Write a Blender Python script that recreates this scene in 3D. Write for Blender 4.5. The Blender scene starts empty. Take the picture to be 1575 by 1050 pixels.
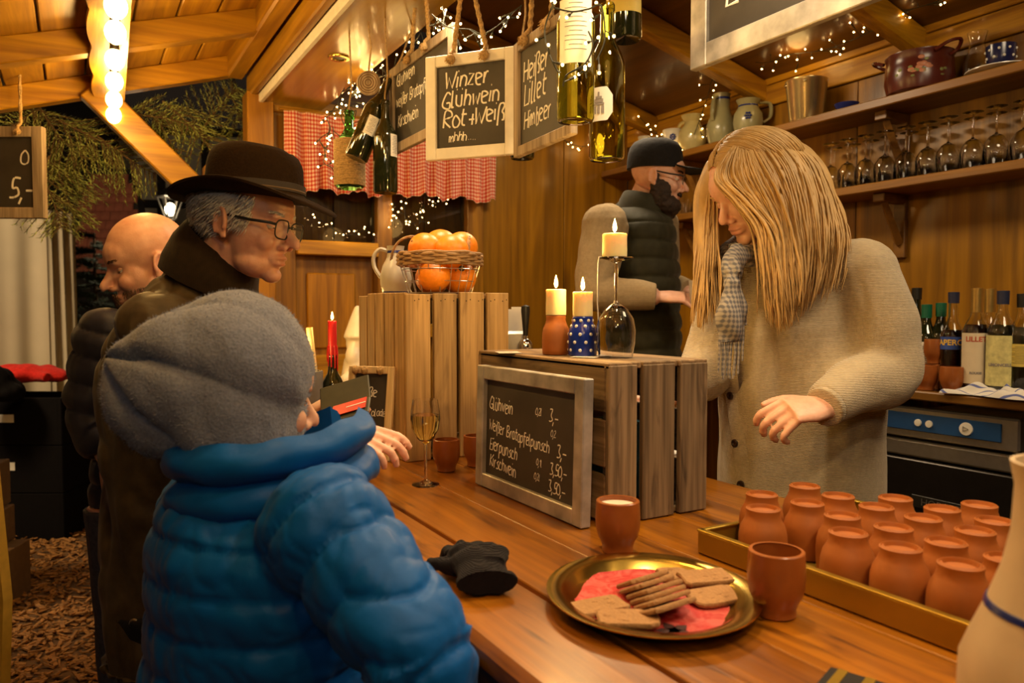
import bpy, bmesh, math, random
import numpy as np
from mathutils import Vector as V, Matrix as M, Quaternion
random.seed(7); RNG = np.random.default_rng(5)
C = bpy.context.scene.collection
PI = math.pi
# ------------------------------------------------------------------ camera, sky, light, exposure
F = 1160.0; YAW = math.radians(30); PITCH = math.atan(47/F); EYE = V((0, 0, 1.44))
cd = bpy.data.cameras.new('camera'); cam = bpy.data.objects.new('camera', cd); C.objects.link(cam)
cam.location = EYE; cam.rotation_euler = (PI/2-PITCH, 0, -YAW)
cd.sensor_width = 36; cd.lens = 36*F/1575; cd.clip_start = .02
cd.dof.use_dof = True; cd.dof.focus_distance = 1.75; cd.dof.aperture_fstop = 5.0
bpy.context.scene.camera = cam
sc = bpy.context.scene
sc.view_settings.view_transform = 'Standard'; sc.view_settings.look = 'None'; sc.view_settings.gamma = 1
sc.view_settings.use_curve_mapping = False; sc.view_settings.exposure = 0.0
sc.cycles.use_denoising = True; sc.cycles.max_bounces = 8; sc.cycles.caustics_reflective = False; sc.cycles.caustics_refractive = False
sc.cycles.sample_clamp_indirect = 4
w = bpy.data.worlds.new('night'); sc.world = w; w.use_nodes = True
w.node_tree.nodes['Background'].inputs[0].default_value = (.30, .20, .13, 1)
w.node_tree.nodes['Background'].inputs[1].default_value = .045
FWD = V((math.sin(YAW)*math.cos(PITCH), math.cos(YAW)*math.cos(PITCH), -math.sin(PITCH)))
RT = V((math.cos(YAW), -math.sin(YAW), 0)); UP = RT.cross(FWD)
def ray(x, y): return FWD+RT*((x-787.5)/F)-UP*((y-525)/F)
def at(x, y, d): return EYE+ray(x, y)*d                      # a point d metres in front of the lens
def atz(x, y, z): r = ray(x, y); return EYE+r*((z-1.44)/r.z)
def atx(x, y, X): r = ray(x, y); return EYE+r*(X/r.x)
def aty(x, y, Y): r = ray(x, y); return EYE+r*(Y/r.y)
WARM = (1, .60, .18); LAMP = (1, .76, .47)
def lamp(kind, name, loc, e, col=WARM, rad=.04, target=None, **k):
    l = bpy.data.lights.new(name, kind); l.energy = e; l.color = col
    if kind in ('POINT', 'SPOT'): l.shadow_soft_size = rad
    for a, b in k.items(): setattr(l, a, b)
    o = bpy.data.objects.new(name, l); C.objects.link(o); o.location = loc
    if target is not None: o.rotation_euler = (V(target)-V(loc)).to_track_quat('-Z', 'Y').to_euler()
    return o
# recessed downlights in the header over the bar (one is in view), then unseen area lights without fixtures
for y in (1.95, 1.0, .05):
    lamp('SPOT', 'downlight', (.92, y, 2.405), 38, LAMP, .05, (.95, y, 0), spot_size=2.3, spot_blend=.9)
lamp('AREA', 'hut_fill_light', (1.9, .5, 2.62), 20, LAMP, target=(1.95, 1.0, 0), shape='DISK', size=.6)  # added fill for the back wall, as is the next one
lamp('AREA', 'hut_fill_light', (1.9, 2.5, 2.62), 22, LAMP, target=(1.9, 2.6, 0), shape='DISK', size=.4)
lamp('AREA', 'front_fill_light', (-.5, -.7, 2.3), 7.2, (1, .88, .70), target=(.9, 1.3, 1.1), shape='DISK', size=.5)  # unseen area light behind the camera, brightens the sides facing it
lamp('AREA', 'tent_fill_light', (-1.5, 4.3, 3.0), 75, (1, .74, .43), target=(-.6, 5.6, .6), shape='DISK', size=.5)  # added fill, aimed to brighten the tent and the ground beside it

# ------------------------------------------------------------------ mesh helpers
class G:
    def __init__(s): s.v = []; s.f = []; s.m = []; s.uv = None
    def add(s, vs, fs, T=None, mi=0):
        b = len(s.v)
        s.v += [tuple(T @ V(p)) if T is not None else tuple(p) for p in vs]
        s.f += [tuple(i+b for i in f) for f in fs]; s.m += [mi]*len(fs); return s
    def join(s, o, T=None, mi=None):
        b = len(s.v); s.v += [tuple(T @ V(p)) for p in o.v] if T is not None else o.v
        s.f += [tuple(i+b for i in f) for f in o.f]; s.m += o.m if mi is None else [mi]*len(o.f); return s
    def box(s, c, d, T=None, bev=0, mi=0):
        x, y, z = (q/2 for q in d)
        if not bev:
            vs = [(c[0]+a*x, c[1]+b*y, c[2]+e*z) for a in (-1, 1) for b in (-1, 1) for e in (-1, 1)]
            return s.add(vs, [(0,1,3,2),(4,6,7,5),(0,4,5,1),(2,3,7,6),(0,2,6,4),(1,5,7,3)], T, mi)
        bm = bmesh.new(); bmesh.ops.create_cube(bm, size=1, matrix=M.Translation(c) @ M.Diagonal((d[0], d[1], d[2], 1)))
        bmesh.ops.bevel(bm, geom=bm.edges[:], offset=bev, segments=1, affect='EDGES')
        bm.verts.index_update(); s.add([v.co[:] for v in bm.verts], [[v.index for v in f.verts] for f in bm.faces], T, mi); bm.free(); return s
    def loft(s, rings, cap=True, closed=False, mi=0):
        n = len(rings[0]); b = len(s.v)
        for r in rings: s.v += [tuple(p) for p in r]
        k = len(rings)
        for i in range(k if closed else k-1):
            j = (i+1) % k
            for a in range(n):
                c = (a+1) % n; s.f.append((b+i*n+a, b+i*n+c, b+j*n+c, b+j*n+a)); s.m.append(mi)
        if cap and not closed:
            s.f.append(tuple(b+i for i in reversed(range(n)))); s.f.append(tuple(b+(k-1)*n+i for i in range(n))); s.m += [mi, mi]
        return s
    def tube(s, pts, rad, n=8, cap=True, up=None, closed=False, mi=0):
        pts = [V(p) for p in pts]; k = len(pts)
        if not hasattr(rad, '__len__'): rad = [rad]*k
        rings = []; ref = V(up) if up is not None else None; prev = None
        for i, p in enumerate(pts):
            if closed: t = pts[(i+1) % k]-pts[i-1]
            else: t = pts[min(i+1, k-1)]-pts[max(i-1, 0)]
            if t.length < 1e-9: t = V((0, 0, 1))
            t.normalize()
            if ref is not None: u = ref-t*ref.dot(t)
            elif prev is not None: u = prev-t*prev.dot(t)
            else:
                q = V((0, 0, 1)) if abs(t.z) < .9 else V((1, 0, 0)); u = q-t*q.dot(t)
            if u.length < 1e-6: u = t.orthogonal()
            u.normalize(); prev = u; w_ = t.cross(u)
            r = rad[i]; ru, rw = r if hasattr(r, '__len__') else (r, r)
            rings.append([p+u*(ru*math.cos(2*PI*a/n))+w_*(rw*math.sin(2*PI*a/n)) for a in range(n)])
        return s.loft(rings, cap, closed, mi)
    def lathe(s, prof, n=24, T=None, mi=0):
        o = G(); rings = [[(r*math.cos(2*PI*a/n), r*math.sin(2*PI*a/n), z) for a in range(n)] for r, z in prof]
        o.loft(rings, True, mi=mi); return s.join(o, T)
    def ell(s, c, r, n=16, k=10, T=None):
        if not hasattr(r, '__len__'): r = (r, r, r)
        rings = []
        for i in range(1, k):
            f = PI*i/k
            rings.append([(c[0]+r[0]*math.sin(f)*math.cos(2*PI*a/n), c[1]+r[1]*math.sin(f)*math.sin(2*PI*a/n), c[2]-r[2]*math.cos(f)) for a in range(n)])
        o = G(); o.loft(rings, False); b = len(o.v)
        o.v += [(c[0], c[1], c[2]-r[2]), (c[0], c[1], c[2]+r[2])]
        for a in range(n):
            q = (a+1) % n; o.f.append((b, q, a)); o.f.append((b+1, (k-2)*n+a, (k-2)*n+q)); o.m += [0, 0]
        return s.join(o, T)
    def mesh(s, name, mats, smooth=True, ang=40):
        me = bpy.data.meshes.new(name); me.from_pydata(s.v, [], s.f)
        for m_ in (mats if isinstance(mats, (list, tuple)) else [mats]): me.materials.append(m_)
        if len(me.materials) > 1: me.polygons.foreach_set('material_index', s.m)
        if s.uv is not None:
            l = me.uv_layers.new(name='UVMap'); idx = np.empty(len(me.loops), dtype=np.int32); me.loops.foreach_get('vertex_index', idx)
            l.data.foreach_set('uv', np.array(s.uv, dtype=np.float32)[idx].ravel())
        bm = bmesh.new(); bm.from_mesh(me); bmesh.ops.recalc_face_normals(bm, faces=bm.faces); bm.to_mesh(me); bm.free()
        if smooth:
            me.shade_smooth()
            if ang: me.set_sharp_from_angle(angle=math.radians(ang))
        return me
def link(name, me, parent=None):
    o = bpy.data.objects.new(name, me); C.objects.link(o)
    if parent is not None: o.parent = parent
    return o
def tag(o, label=None, cat=None, group=None, kind=None):
    for a, b in (('label', label), ('category', cat), ('group', group), ('kind', kind)):
        if b: o[a] = b
    return o
def thing(name, label, cat, loc=(0, 0, 0), rz=0, group=None):
    o = bpy.data.objects.new(name, None); C.objects.link(o); o.empty_display_size = .1
    o.location = loc; o.rotation_euler = (0, 0, rz); return tag(o, label, cat, group)
def part(name, g, mat, parent=None, smooth=True, ang=40, label=None, kind=None):
    return tag(link(name, g.mesh(name, mat, smooth, ang) if isinstance(g, G) else g, parent), label, kind=kind)
def solo(name, g, mat, label, cat, loc=(0, 0, 0), rz=0, group=None, **k):
    o = part(name, g, mat, None, **k); o.location = loc; o.rotation_euler = (0, 0, rz); return tag(o, label, cat, group)
def struct(name, g, mat, parent=None, **k):
    o = part(name, g, mat, parent, **k)
    if parent is None: o['kind'] = 'structure'
    return o
def dup(root, loc, rz=0, label=None, group=None, scale=None):
    r = root.copy(); C.objects.link(r); r.location = loc; r.rotation_euler = (0, 0, rz)
    if label: r['label'] = label
    if group: r['group'] = group
    if scale: r.scale = scale
    for ch in list(root.children):
        c = ch.copy(); C.objects.link(c); c.parent = r
        for g in list(ch.children):
            d = g.copy(); C.objects.link(d); d.parent = c
    return r
def spline(pts, n=6):                                          # Catmull-Rom through the points
    pts = [V(p) for p in pts]; out = []
    for i in range(len(pts)-1):
        a, b, c, d = pts[max(i-1, 0)], pts[i], pts[i+1], pts[min(i+2, len(pts)-1)]
        for k in range(n):
            t = k/n; out.append(.5*((2*b)+(c-a)*t+(2*a-5*b+4*c-d)*t*t+(3*b-a-3*c+d)*t**3))
    out.append(pts[-1]); return out
def lerpr(rads, n):                                            # the matching radii
    out = []
    for i in range(len(rads)-1):
        for k in range(n):
            t = k/n; a, b = rads[i], rads[i+1]
            out.append(tuple(x+(y-x)*t for x, y in zip(a, b)) if hasattr(a, '__len__') else a+(b-a)*t)
    out.append(rads[-1]); return out
def stube(g, pts, rads, n=6, sides=14, up=None):
    return g.tube(spline(pts, n), lerpr(rads, n), sides, True, up)
def ordinal(i): return ['first', 'second', 'third', 'fourth', 'fifth', 'sixth', 'seventh', 'eighth', 'ninth', 'tenth', 'eleventh', 'twelfth', 'thirteenth', 'fourteenth'][i]

# ------------------------------------------------------------------ materials
MATS = {}
def base(name, col, rough=.5, metal=0, **k):
    m = bpy.data.materials.new(name); m.use_nodes = True; MATS[name] = m
    b = m.node_tree.nodes['Principled BSDF']
    b.inputs['Base Color'].default_value = (*col, 1); b.inputs['Roughness'].default_value = rough; b.inputs['Metallic'].default_value = metal
    for a, v in k.items():
        b.inputs[a.replace('_', ' ')].default_value = v
    return m, m.node_tree.nodes, m.node_tree.links, b
def plain(name, col, rough=.5, metal=0, var=.12, scale=30, bump=0, **k):     # a plain colour with a little mottling
    m, N, L, b = base(name, col, rough, metal, **k)
    tc = N.new('ShaderNodeTexCoord'); no = N.new('ShaderNodeTexNoise'); no.inputs['Scale'].default_value = scale; no.inputs['Detail'].default_value = 5
    L.new(tc.outputs['Object'], no.inputs['Vector'])
    cr = N.new('ShaderNodeValToRGB'); cr.color_ramp.elements[0].position = .3; cr.color_ramp.elements[1].position = .7
    cr.color_ramp.elements[0].color = (*[c*(1-var) for c in col], 1); cr.color_ramp.elements[1].color = (*[min(1, c*(1+var)) for c in col], 1)
    L.new(no.outputs['Fac'], cr.inputs['Fac']); L.new(cr.outputs['Color'], b.inputs['Base Color'])
    if bump:
        bp = N.new('ShaderNodeBump'); bp.inputs['Strength'].default_value = bump; bp.inputs['Distance'].default_value = .004
        L.new(no.outputs['Fac'], bp.inputs['Height']); L.new(bp.outputs['Normal'], b.inputs['Normal'])
    return m
def wood(name, dark, light, axis=2, scale=1., rough=.45, coat=0, knots=.5, grain=.25, vary=.25, streak=0):
    m, N, L, b = base(name, light, rough)
    if coat: b.inputs['Coat Weight'].default_value = coat; b.inputs['Coat Roughness'].default_value = .12
    tc = N.new('ShaderNodeTexCoord'); oi = N.new('ShaderNodeObjectInfo')
    mu = N.new('ShaderNodeMath'); mu.operation = 'MULTIPLY'; mu.inputs[1].default_value = 41; L.new(oi.outputs['Random'], mu.inputs[0])
    ad = N.new('ShaderNodeVectorMath'); ad.operation = 'ADD'; L.new(tc.outputs['Object'], ad.inputs[0]); L.new(mu.outputs[0], ad.inputs[1])
    def mapped(st):
        mp = N.new('ShaderNodeMapping'); sv = [scale, scale, scale]; sv[axis] = scale*st; mp.inputs['Scale'].default_value = sv
        L.new(ad.outputs[0], mp.inputs['Vector']); return mp
    m1 = mapped(.07); n1 = N.new('ShaderNodeTexNoise'); n1.inputs['Scale'].default_value = 14; n1.inputs['Detail'].default_value = 7; n1.inputs['Distortion'].default_value = 1.6
    L.new(m1.outputs[0], n1.inputs['Vector'])
    r1 = N.new('ShaderNodeValToRGB'); e = r1.color_ramp.elements; e[0].position = .32; e[1].position = .68; e[0].color = (*dark, 1); e[1].color = (*light, 1)
    L.new(n1.outputs['Fac'], r1.inputs['Fac'])
    m2 = mapped(.03); n2 = N.new('ShaderNodeTexNoise'); n2.inputs['Scale'].default_value = 110; n2.inputs['Detail'].default_value = 3
    L.new(m2.outputs[0], n2.inputs['Vector'])
    mx = N.new('ShaderNodeMix'); mx.data_type = 'RGBA'; mx.blend_type = 'MULTIPLY'; mx.inputs[0].default_value = grain
    L.new(r1.outputs['Color'], mx.inputs[6]); L.new(n2.outputs['Color'], mx.inputs[7])
    gr = N.new('ShaderNodeValToRGB'); gr.color_ramp.elements[0].position = .35; gr.color_ramp.elements[1].position = .6
    gr.color_ramp.elements[0].color = (.35, .3, .25, 1); L.new(n2.outputs['Fac'], gr.inputs['Fac']); L.new(gr.outputs['Color'], mx.inputs[7])
    m3 = mapped(.35); vo = N.new('ShaderNodeTexVoronoi'); vo.inputs['Scale'].default_value = 4.5; L.new(m3.outputs[0], vo.inputs['Vector'])
    kr = N.new('ShaderNodeValToRGB'); kr.color_ramp.elements[0].position = .03; kr.color_ramp.elements[1].position = .12
    kr.color_ramp.elements[0].color = (.25, .16, .1, 1); kr.color_ramp.elements[1].color = (1, 1, 1, 1); L.new(vo.outputs['Distance'], kr.inputs['Fac'])
    mk = N.new('ShaderNodeMix'); mk.data_type = 'RGBA'; mk.blend_type = 'MULTIPLY'; mk.inputs[0].default_value = knots
    L.new(mx.outputs[2], mk.inputs[6]); L.new(kr.outputs['Color'], mk.inputs[7])
    if streak:                                                  # dark cracks, stains and worn streaks along the grain
        m4 = mapped(.16); n4 = N.new('ShaderNodeTexNoise'); n4.inputs['Scale'].default_value = 26; n4.inputs['Detail'].default_value = 4; n4.inputs['Distortion'].default_value = .8; L.new(m4.outputs[0], n4.inputs['Vector'])
        r4 = N.new('ShaderNodeValToRGB'); r4.color_ramp.elements[0].position = .30; r4.color_ramp.elements[1].position = .43; r4.color_ramp.elements[0].color = (.22, .17, .13, 1); r4.color_ramp.elements[1].color = (1, 1, 1, 1); L.new(n4.outputs['Fac'], r4.inputs['Fac'])
        ms = N.new('ShaderNodeMix'); ms.data_type = 'RGBA'; ms.blend_type = 'MULTIPLY'; ms.inputs[0].default_value = streak; L.new(mk.outputs[2], ms.inputs[6]); L.new(r4.outputs['Color'], ms.inputs[7]); mk = ms
    hs = N.new('ShaderNodeHueSaturation'); L.new(mk.outputs[2], hs.inputs['Color'])
    mr = N.new('ShaderNodeMapRange'); mr.inputs['To Min'].default_value = 1-vary; mr.inputs['To Max'].default_value = 1+vary; L.new(oi.outputs['Random'], mr.inputs['Value'])
    L.new(mr.outputs[0], hs.inputs['Value']); L.new(hs.outputs['Color'], b.inputs['Base Color'])
    bp = N.new('ShaderNodeBump'); bp.inputs['Strength'].default_value = .18; bp.inputs['Distance'].default_value = .003
    L.new(n2.outputs['Fac'], bp.inputs['Height']); L.new(bp.outputs['Normal'], b.inputs['Normal'])
    return m
def glow(name, col, s):
    m, N, L, b = base(name, col, .5); b.inputs['Emission Color'].default_value = (*col, 1); b.inputs['Emission Strength'].default_value = s; return m
def glass(name, col=(1, 1, 1), rough=.0, ior=1.45):
    m, N, L, b = base(name, col, rough); b.inputs['Transmission Weight'].default_value = 1; b.inputs['IOR'].default_value = ior; return m
def cloth(name, col, ribs=0, axis=2, rough=.85, var=.2, scale=60, bump=.4, sheen=.04, dist=.004):    # woven or knitted cloth, ribs per metre
    m = plain(name, col, rough, 0, var, scale, bump); N = m.node_tree.nodes; L = m.node_tree.links; b = N['Principled BSDF']
    b.inputs['Sheen Weight'].default_value = sheen
    b.inputs['Specular IOR Level'].default_value = .2
    if ribs:
        tc = N.new('ShaderNodeTexCoord'); wv = N.new('ShaderNodeTexWave'); wv.bands_direction = 'XYZ'[axis]; wv.inputs['Scale'].default_value = ribs*.314
        wv.inputs['Distortion'].default_value = 1.2; wv.inputs['Detail'].default_value = 2; L.new(tc.outputs['Object'], wv.inputs['Vector'])
        bp = N.new('ShaderNodeBump'); bp.inputs['Strength'].default_value = bump; bp.inputs['Distance'].default_value = dist
        L.new(wv.outputs['Fac'], bp.inputs['Height']); L.new(bp.outputs['Normal'], b.inputs['Normal'])
    return m
PINE = wood('varnished_pine', (.20, .080, .004), (.45, .205, .010), 2, 1, .38, .3)
PINE_Y = wood('varnished_pine_lengthwise', (.26, .108, .005), (.54, .275, .011), 1, 1, .4, .25)
PINE_X = wood('varnished_pine_crosswise', (.26, .108, .005), (.54, .275, .011), 0, 1, .4, .25)
PLY = wood('plywood_wall', (.16, .066, .003), (.43, .195, .006), 2, .55, .36, .25, .7, .2, .1)
SOFF = wood('glossy_plywood', (.32, .18, .008), (.46, .27, .014), 1, .5, .26, .5, .3, .15, .05)
DARKWOOD = wood('dark_brown_ceiling_wood', (.085, .034, .006), (.15, .062, .010), 1, .6, .35, .2, .3, .15, .1)
SHELF = wood('shelf_wood', (.16, .065, .007), (.27, .115, .012), 1, 1, .42, .1, .3)
BAR = wood('counter_wood', (.18, .055, .002), (.38, .132, .004), 1, .9, .34, .3, .85, .35, .1, .85)
CRATEW = wood('old_crate_wood', (.33, .195, .065), (.58, .37, .15), 2, 1.3, .75, 0, .6, .4, .2, .4)
CRATEG = wood('grey_weathered_crate_wood', (.17, .115, .060), (.44, .30, .165), 2, 1.3, .78, 0, .8, .6, .25, .8)
CRATEGX = wood('grey_weathered_crate_wood_lengthwise', (.19, .122, .055), (.46, .30, .15), 1, 1.3, .78, 0, .8, .6, .25, .7)
CRATEGH = wood('grey_weathered_crate_wood_across', (.11, .078, .045), (.30, .20, .11), 0, 1.3, .78, 0, .6, .5, .2)
WHITEWOOD = plain('white_painted_wood', (.80, .76, .68), .55, var=.08, scale=25, bump=.15)
PALEW = wood('pale_frame_wood', (.52, .37, .18), (.76, .58, .32), 2, 1.5, .6, 0, .3, .3, .1)
DRIFT = wood('greyed_frame_wood', (.22, .16, .10), (.46, .36, .25), 2, 1.5, .7, 0, .3, .4, .15)
ZINC = plain('galvanised_metal', (.46, .44, .40), .45, .5, .4, 18, .25)
STEEL = plain('brushed_steel', (.52, .50, .47), .3, .9, .06, 60)
CHROME = plain('chrome', (.8, .8, .8), .08, 1, .02)
BRASS = plain('brass', (.62, .40, .08), .17, 1, .08, 14)
GOLDT = plain('gold_tray_lacquer', (.46, .30, .04), .33, .75, .08, 14)
SLATE = plain('slate_board', (.046, .038, .029), .6, var=.35, scale=7)
CHALK = plain('chalk', (.85, .82, .74), .9, var=.1)
ROPE = plain('jute_rope', (.45, .29, .12), .9, var=.35, scale=160, bump=.8)
TERRA = plain('terracotta', (.36, .105, .013), .6, var=.12, scale=26, bump=.12)
TERRAG = plain('glazed_terracotta', (.30, .088, .018), .3, var=.15, scale=26, bump=.06)
BLACK = plain('black_plastic', (.012, .011, .010), .4, var=.2)
IRON = plain('dark_iron', (.02, .017, .014), .5, .4)
WAX = plain('ivory_wax', (.92, .74, .38), .45, var=.04, Subsurface_Weight=.5, Subsurface_Radius=(.012, .009, .004), Subsurface_Scale=1.)
REDWAX = plain('red_wax', (.62, .02, .02), .4, var=.1, Subsurface_Weight=.3, Subsurface_Radius=(.02, .004, .004), Subsurface_Scale=1.)
FLAME = glow('candle_flame', (1, .62, .16), 60)
FAIRY = glow('fairy_light_bulb', (1, .60, .20), 30)
BULB = glow('frosted_bulb', (1, .62, .20), 24)
WIRE = plain('dark_green_wire', (.012, .014, .008), .5)
GLASS = glass('clear_glass')
WINE = glass('white_wine', (1, .90, .42), 0, 1.34)
BOTTLE = glass('olive_green_bottle_glass', (.74, .72, .20), .02)
BOTTLED = plain('dark_bottle_glass', (.012, .014, .004), .08, var=.2, Coat_Weight=1.)
BOTTLEG = glass('bright_green_glass', (.08, .50, .08), .03)
PAPER = plain('paper_label', (.80, .76, .66), .7, var=.05)
INK = plain('printed_ink', (.06, .05, .05), .7)
STONE = plain('salt_glazed_stoneware', (.50, .46, .38), .3, var=.1, scale=18, bump=.05)
STONE_DIM = plain('dim_lit_stoneware', (.30, .27, .13), .25, var=.15, scale=12)  # stoneware with the dim light of the shelf put into its colour
STONEY = plain('yellow_glazed_stoneware', (.46, .38, .16), .25, var=.15, scale=12)
COBALT = plain('cobalt_blue_glaze', (.015, .025, .16), .25, var=.25)
ORANGE = plain('orange_peel', (.90, .27, .010), .42, var=.1, scale=90, bump=.25)
WICKER = plain('peeled_willow', (.34, .20, .085), .7, var=.35, scale=50, bump=.3)
SKIN = None
# ------------------------------------------------------------------ the setting: ground, hut, porch roof
EARTH = plain('dark_earth', (.10, .046, .013), .95, var=.5, scale=9, bump=.5)
g = G(); g.box((0, 4, -.03), (16, 20, .06)); struct('floor', g, EARTH, smooth=False)
CHIPM = wood('bark_chips', (.11, .045, .010), (.40, .18, .040), 0, 6, .8, 0, .2, .2, .3)
g = G()
for i in range(13000):
    y = random.uniform(2.2, 7.2); x = random.uniform(-.28*y-.1, .12*y+.1)
    if random.random() < .3: x = random.uniform(-3.5, .6)
    l, wd, t = random.uniform(.02, .065), random.uniform(.007, .02), random.uniform(.003, .008)
    T = M.Translation((x, y, random.uniform(.002, .02))) @ M.Rotation(random.uniform(0, PI), 4, 'Z') @ M.Rotation(random.gauss(0, .3), 4, 'Y') @ M.Rotation(random.gauss(0, .3), 4, 'X')
    g.box((0, 0, 0), (l, wd, t), T)
tag(part('bark_chips', g, CHIPM, smooth=False), 'light and dark bark chips strewn over the market ground', 'bark chips', kind='stuff')

g = G(); g.box((2.0, 1.2, .10), (2.3, 5.3, .20)); fl = struct('floor', g, EARTH, smooth=False)
# right wall (behind the staff): plywood sheets with horizontal boards above the top shelf
XB, YB = 3.0, 3.75
wb = G(); wb.box((XB+.06, 1.1, 1.4), (.04, 5.4, 2.5)); wb = struct('wall_right', wb, DARKWOOD, smooth=False)
for i, (a, b) in enumerate(((-1.6, -.35), (-.35, .9), (.9, 2.15), (2.15, 3.75))):
    g = G(); g.box((XB+.02, (a+b)/2, 1.32), (.04, b-a-.004, 2.26), bev=.002); part('plywood_panel', g, PLY, wb, False)
for k in range(2):
    g = G(); g.box((XB+.015, 1.1, 2.505+.105*k), (.05, 5.3, .10), bev=.004); part('wall_board', g, PINE_Y, wb, False)
# far wall: corner post, glazed upper windows, framed panels, plywood
wf = G(); wf.box((1.9, YB+.10, 1.4), (2.3, .04, 2.9)); wf = struct('wall_back', wf, DARKWOOD, smooth=False)
def wp(name, x0, x1, z0, z1, d, y, mat=PINE, bev=.004):
    g = G(); g.box(((x0+x1)/2, y, (z0+z1)/2), (x1-x0, d, z1-z0), bev=bev); return part(name, g, mat, wf, False)
wp('corner_post', .705, .825, .0, 2.46, .12, YB-.02)
wp('frame_stile', .825, .935, .2, 2.46, .07, YB+.01)
wp('frame_stile', 1.345, 1.425, .2, 2.46, .09, YB)
wp('frame_stile', 1.86, 1.96, .2, 2.46, .09, YB)
wp('frame_rail', .935, 1.345, 1.715, 1.785, .10, YB-.01, PINE_X)
wp('frame_rail', 1.425, 1.86, 1.30, 1.37, .09, YB, PINE_X)
wp('frame_rail', .825, 1.96, 2.39, 2.46, .09, YB, PINE_X)
wp('frame_rail', .935, 1.345, 1.08, 1.22, .07, YB+.01, PINE_X)
p = wp('recessed_panel', .935, 1.345, .2, 1.715, .03, YB+.04)
g = G(); g.box((1.12, YB+.02, 1.44), (.25, .016, .38), bev=.007); part('raised_field', g, PINE, p, False)
wp('recessed_panel', 1.425, 1.86, .2, 1.30, .03, YB+.04)
for x0, x1 in ((1.96, 2.52), (2.524, 3.0)): wp('plywood_panel', x0, x1-.002, .2, 2.62, .04, YB+.02, PLY, .002)
PANE = base('dark_reflecting_pane', (.030, .014, .006), .03)[0]
PANE = glass('window_glass', (.9, .85, .75), .01)
for n, (x0, x1, z0, z1) in enumerate(((.935, 1.345, 1.785, 2.39), (1.425, 1.86, 1.37, 2.39))):
    g = G(); g.box(((x0+x1)/2, YB+.005, (z0+z1)/2), (x1-x0, .005, z1-z0)); wn = struct('window_%d' % (n+1), g, PANE, smooth=False)
    k = 2
    for i in range(k):                                          # closed board shutter behind the pane
        a = x0+(x1-x0)*i/k; g = G(); g.box((a+(x1-x0)/k/2, YB+.05, (z0+z1)/2), ((x1-x0)/k-.006, .02, z1-z0), bev=.003); part('shutter_board', g, PINE, wn, False)
# header above the bar opening, with glossy soffit and downlights
hd = G(); hd.box((.92, 1.1, 2.445), (.28, 5.3, .05)); hd = struct('trim_1', hd, SOFF, smooth=False)
g = G(); g.box((.768, 1.1, 2.44), (.022, 5.3, .055), bev=.004); part('white_strip', g, WHITEWOOD, hd, False)
g = G(); g.box((1.05, 1.1, 2.80), (.03, 5.3, .66)); part('header_board', g, DARKWOOD, hd, False)
g = G(); g.box((.735, 1.1, 2.52), (.036, 5.3, .15), bev=.006); part('beam', g, PINE_Y, hd, False)
g = G(); g.box((.665, 1.1, 2.60), (.075, 5.3, .15), bev=.008); part('beam', g, PINE_Y, hd, False)
g = G(); g.box((.79, 1.1, 2.82), (.03, 5.3, .68)); part('header_board', g, PINE_Y, hd, False)
LENS = glass('downlight_lens', (1, .95, .85), .3)
for y in (2.9,):
    t = thing('downlight', 'round recessed spotlight in the glossy soffit above the bar', 'spotlight', (.90, y, 2.42), 0)
    g = G(); g.lathe([(.026, .002), (.030, -.006), (.040, -.006), (.042, 0), (.042, .004), (.026, .004)], 24); part('trim_ring', g, BRASS, t)
    g = G(); g.lathe([(.0, .0), (.026, -.001), (.026, .003), (0, .004)], 20); part('lens', g, LENS, t)
# ceiling of the hut, sloping down to the right wall
cl = G(); T = M.Translation((2.0, 1.1, 2.86)) @ M.Rotation(math.radians(14.5), 4, 'Y'); cl.box((0, 0, 0), (2.2, 5.4, .03), T); cl = struct('ceiling', cl, DARKWOOD, smooth=False)
for y in (.25, 1.07, 1.88, 2.69, 3.5):
    g = G(); T = M.Translation((2.0, y, 2.79)) @ M.Rotation(math.radians(14.5), 4, 'Y'); g.box((0, 0, 0), (2.1, .075, .10), T, .01); part('rafter', g, PINE_X, cl, False)
# porch roof over the customers
zr = lambda x: 2.333+.309*x
al = math.atan(.309); RYA = M.Rotation(-al, 4, 'Y')
rf = G(); rf.box((0, 0, 0), (3.2, 6.2, .02), M.Translation((-.75, 1.0, zr(-.75)+.125)) @ RYA); rf = struct('ceiling', rf, DARKWOOD, smooth=False)
n = 0
for k in range(28):                                             # roof boards run along the rafters' tops
    pass
for i in range(11):
    x = .56-.145*i; g = G(); g.box((0, 0, 0), (.143, 4.6, .018), M.Translation((x, 1.6, zr(x)+.100)) @ RYA, .003); part('roof_board', g, PINE_Y, rf, False)
for y in (3.745, 3.115, 2.48, 1.85, 1.2, .5):
    g = G(); x0, x1 = -1.2, .66; xm = (x0+x1)/2
    g.box((0, 0, 0), ((x1-x0)/math.cos(al), .07, .09), M.Translation((xm, y, zr(xm)+.045)) @ RYA, .005); part('rafter', g, PINE_X, rf, False)
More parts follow.
